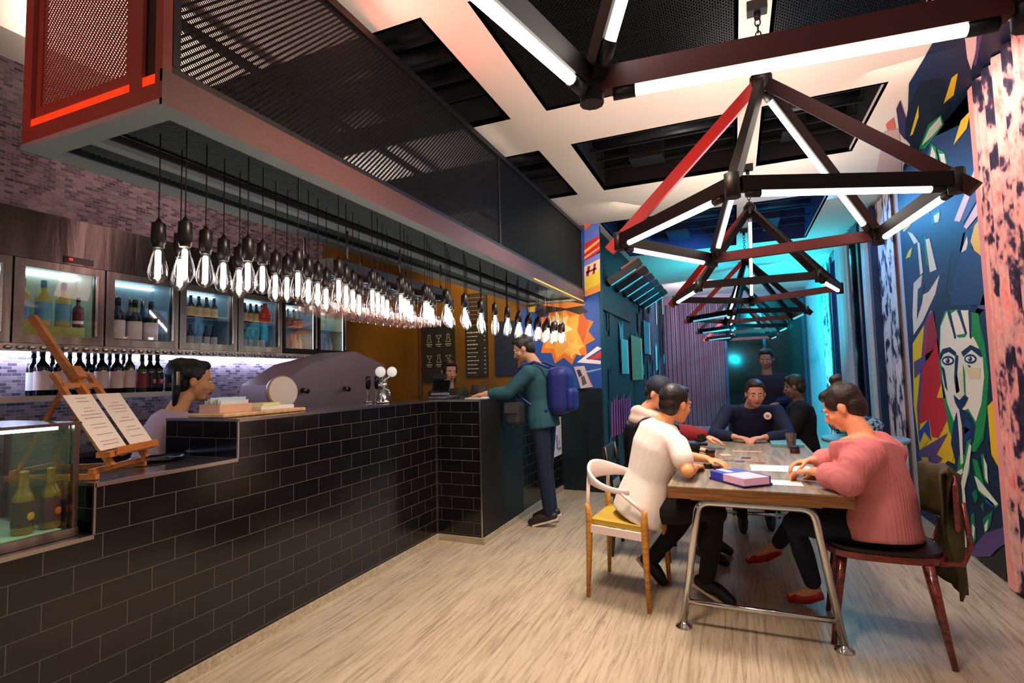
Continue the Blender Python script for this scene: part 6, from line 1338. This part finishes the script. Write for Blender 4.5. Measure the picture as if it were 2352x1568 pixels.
# --- staff
def standing(x, y, hz, label, look, cols, hair, lean=(0, 0, 0), **k):
    J = dict(pelvis=(x, y, hz-0.66), neck=(x, y, hz-0.17), head=(x+look[0]*0.03, y+look[1]*0.03, hz))
    sx, sy = -look[1]*-1, look[0]*-1; n_ = math.hypot(look[0], look[1]); rx, ry = look[1]/n_, -look[0]/n_      # right-hand side
    fx, fy = look[0]/n_, look[1]/n_
    for S_, q in (('R', 1), ('L', -1)):
        J['sh'+S_] = (x+rx*0.17*q, y+ry*0.17*q, hz-0.24); J['el'+S_] = (x+rx*0.22*q+fx*0.05, y+ry*0.22*q+fy*0.05, hz-0.48); J['wr'+S_] = (x+rx*0.14*q+fx*0.26, y+ry*0.14*q+fy*0.26, hz-0.50)
        J['hip'+S_] = (x+rx*0.09*q, y+ry*0.09*q, hz-0.72); J['kn'+S_] = (x+rx*0.1*q, y+ry*0.1*q, (hz-0.72)*0.52+0.03); J['an'+S_] = (x+rx*0.1*q-fx*0.02, y+ry*0.1*q-fy*0.02, 0.09); J['to'+S_] = (x+rx*0.11*q+fx*0.12, y+ry*0.11*q+fy*0.12, 0.035)
    for q in J:
        w_ = 1.0 if q == 'head' else 0.75 if q in ('neck', 'shL', 'shR') else 0.6 if q[:2] in ('el', 'wr') else 0
        J[q] = tuple(a+c*w_ for a, c in zip(J[q], lean))
    return person(label, J, (look[0], look[1], look[2]), cols, '', hair, **k)
po, H = standing(-3.15, 2.00, 1.365, 'person in a lilac top with pinned-up black hair behind the near counter step', (0.45, 0.86, -0.12), dict(skin='#dba06e', hair='#0a0809', topname='blouse', topmat=cloth('lilac_blouse', '#b79aa8'), legmat=M_black_jeans, tk=0.02), 'short', hs=1.08, lean=(0.02, 0.27, 0.0), wide=1.1)
b = MB(); P = H['P']; b.ball(P(0, -0.07, 0.05), (0.10, 0.085, 0.09), 14); b.tube([P(0.05, -0.09, 0.06), P(0.07, -0.09, 0.0), P(0.07, -0.085, -0.08), P(0.05, -0.08, -0.18)], [0.03, 0.028, 0.022, 0.008], n=8); remesh(b, 'loose_lock', mat('hair_0a0809', '#0a0809'), po, 0.006, 2)
b = MB(); b.box(P(0.098, -0.09, 0.0)-V(0.006, 0.006, 0.03), P(0.098, -0.09, 0.0)+V(0.006, 0.006, 0.05)); b.build('hair_clip', mat('clip_brass', '#8a7a4c', 0.3, 0.8), po)
standing(-2.92, 5.15, 1.42, 'person with dark wavy hair behind the cash register', (0.70, -0.55, -0.20), dict(skin='#d2967c', hair='#120d0d', topname='top', topmat=cloth('olive_black_top', '#2b2a20'), legmat=M_black_jeans, tk=0.018), 'long')
# --- people beyond the table
standing(0.35, 7.0, 1.48, 'person in a dark blue jacket standing beyond the table, near the dark glass', (-0.2, -0.95, -0.25), dict(skin='#8a7468', hair='#12141a', topname='jacket', topmat=cloth('deep_navy_jacket', '#0c1830'), legmat=M_black_jeans, tk=0.03), 'short', wide=1.1)
J = dict(pelvis=(0.62, 6.33, 0.56), neck=(0.60, 6.30, 1.02), head=(0.56, 6.26, 1.17), shR=(0.60, 6.49, 0.95), elR=(0.48, 6.56, 0.76), wrR=(0.30, 6.5, 0.74), shL=(0.60, 6.11, 0.95), elL=(0.50, 6.02, 0.76), wrL=(0.33, 6.08, 0.74),
         hipR=(0.64, 6.43, 0.53), knR=(0.22, 6.45, 0.50), anR=(0.25, 6.45, 0.09), toR=(0.12, 6.45, 0.035), hipL=(0.64, 6.23, 0.53), knL=(0.22, 6.20, 0.50), anL=(0.25, 6.2, 0.09), toL=(0.12, 6.2, 0.035))
person('person in a black coat with olive-tinged dark hair seated beyond the navy shirt', J, (-0.9, 0.25, -0.25), dict(skin='#7a6658', hair='#262a18', topname='coat', topmat=cloth('black_coat', '#0b0a0f'), legmat=M_black_jeans, tk=0.035), '', 'short', wide=1.15)
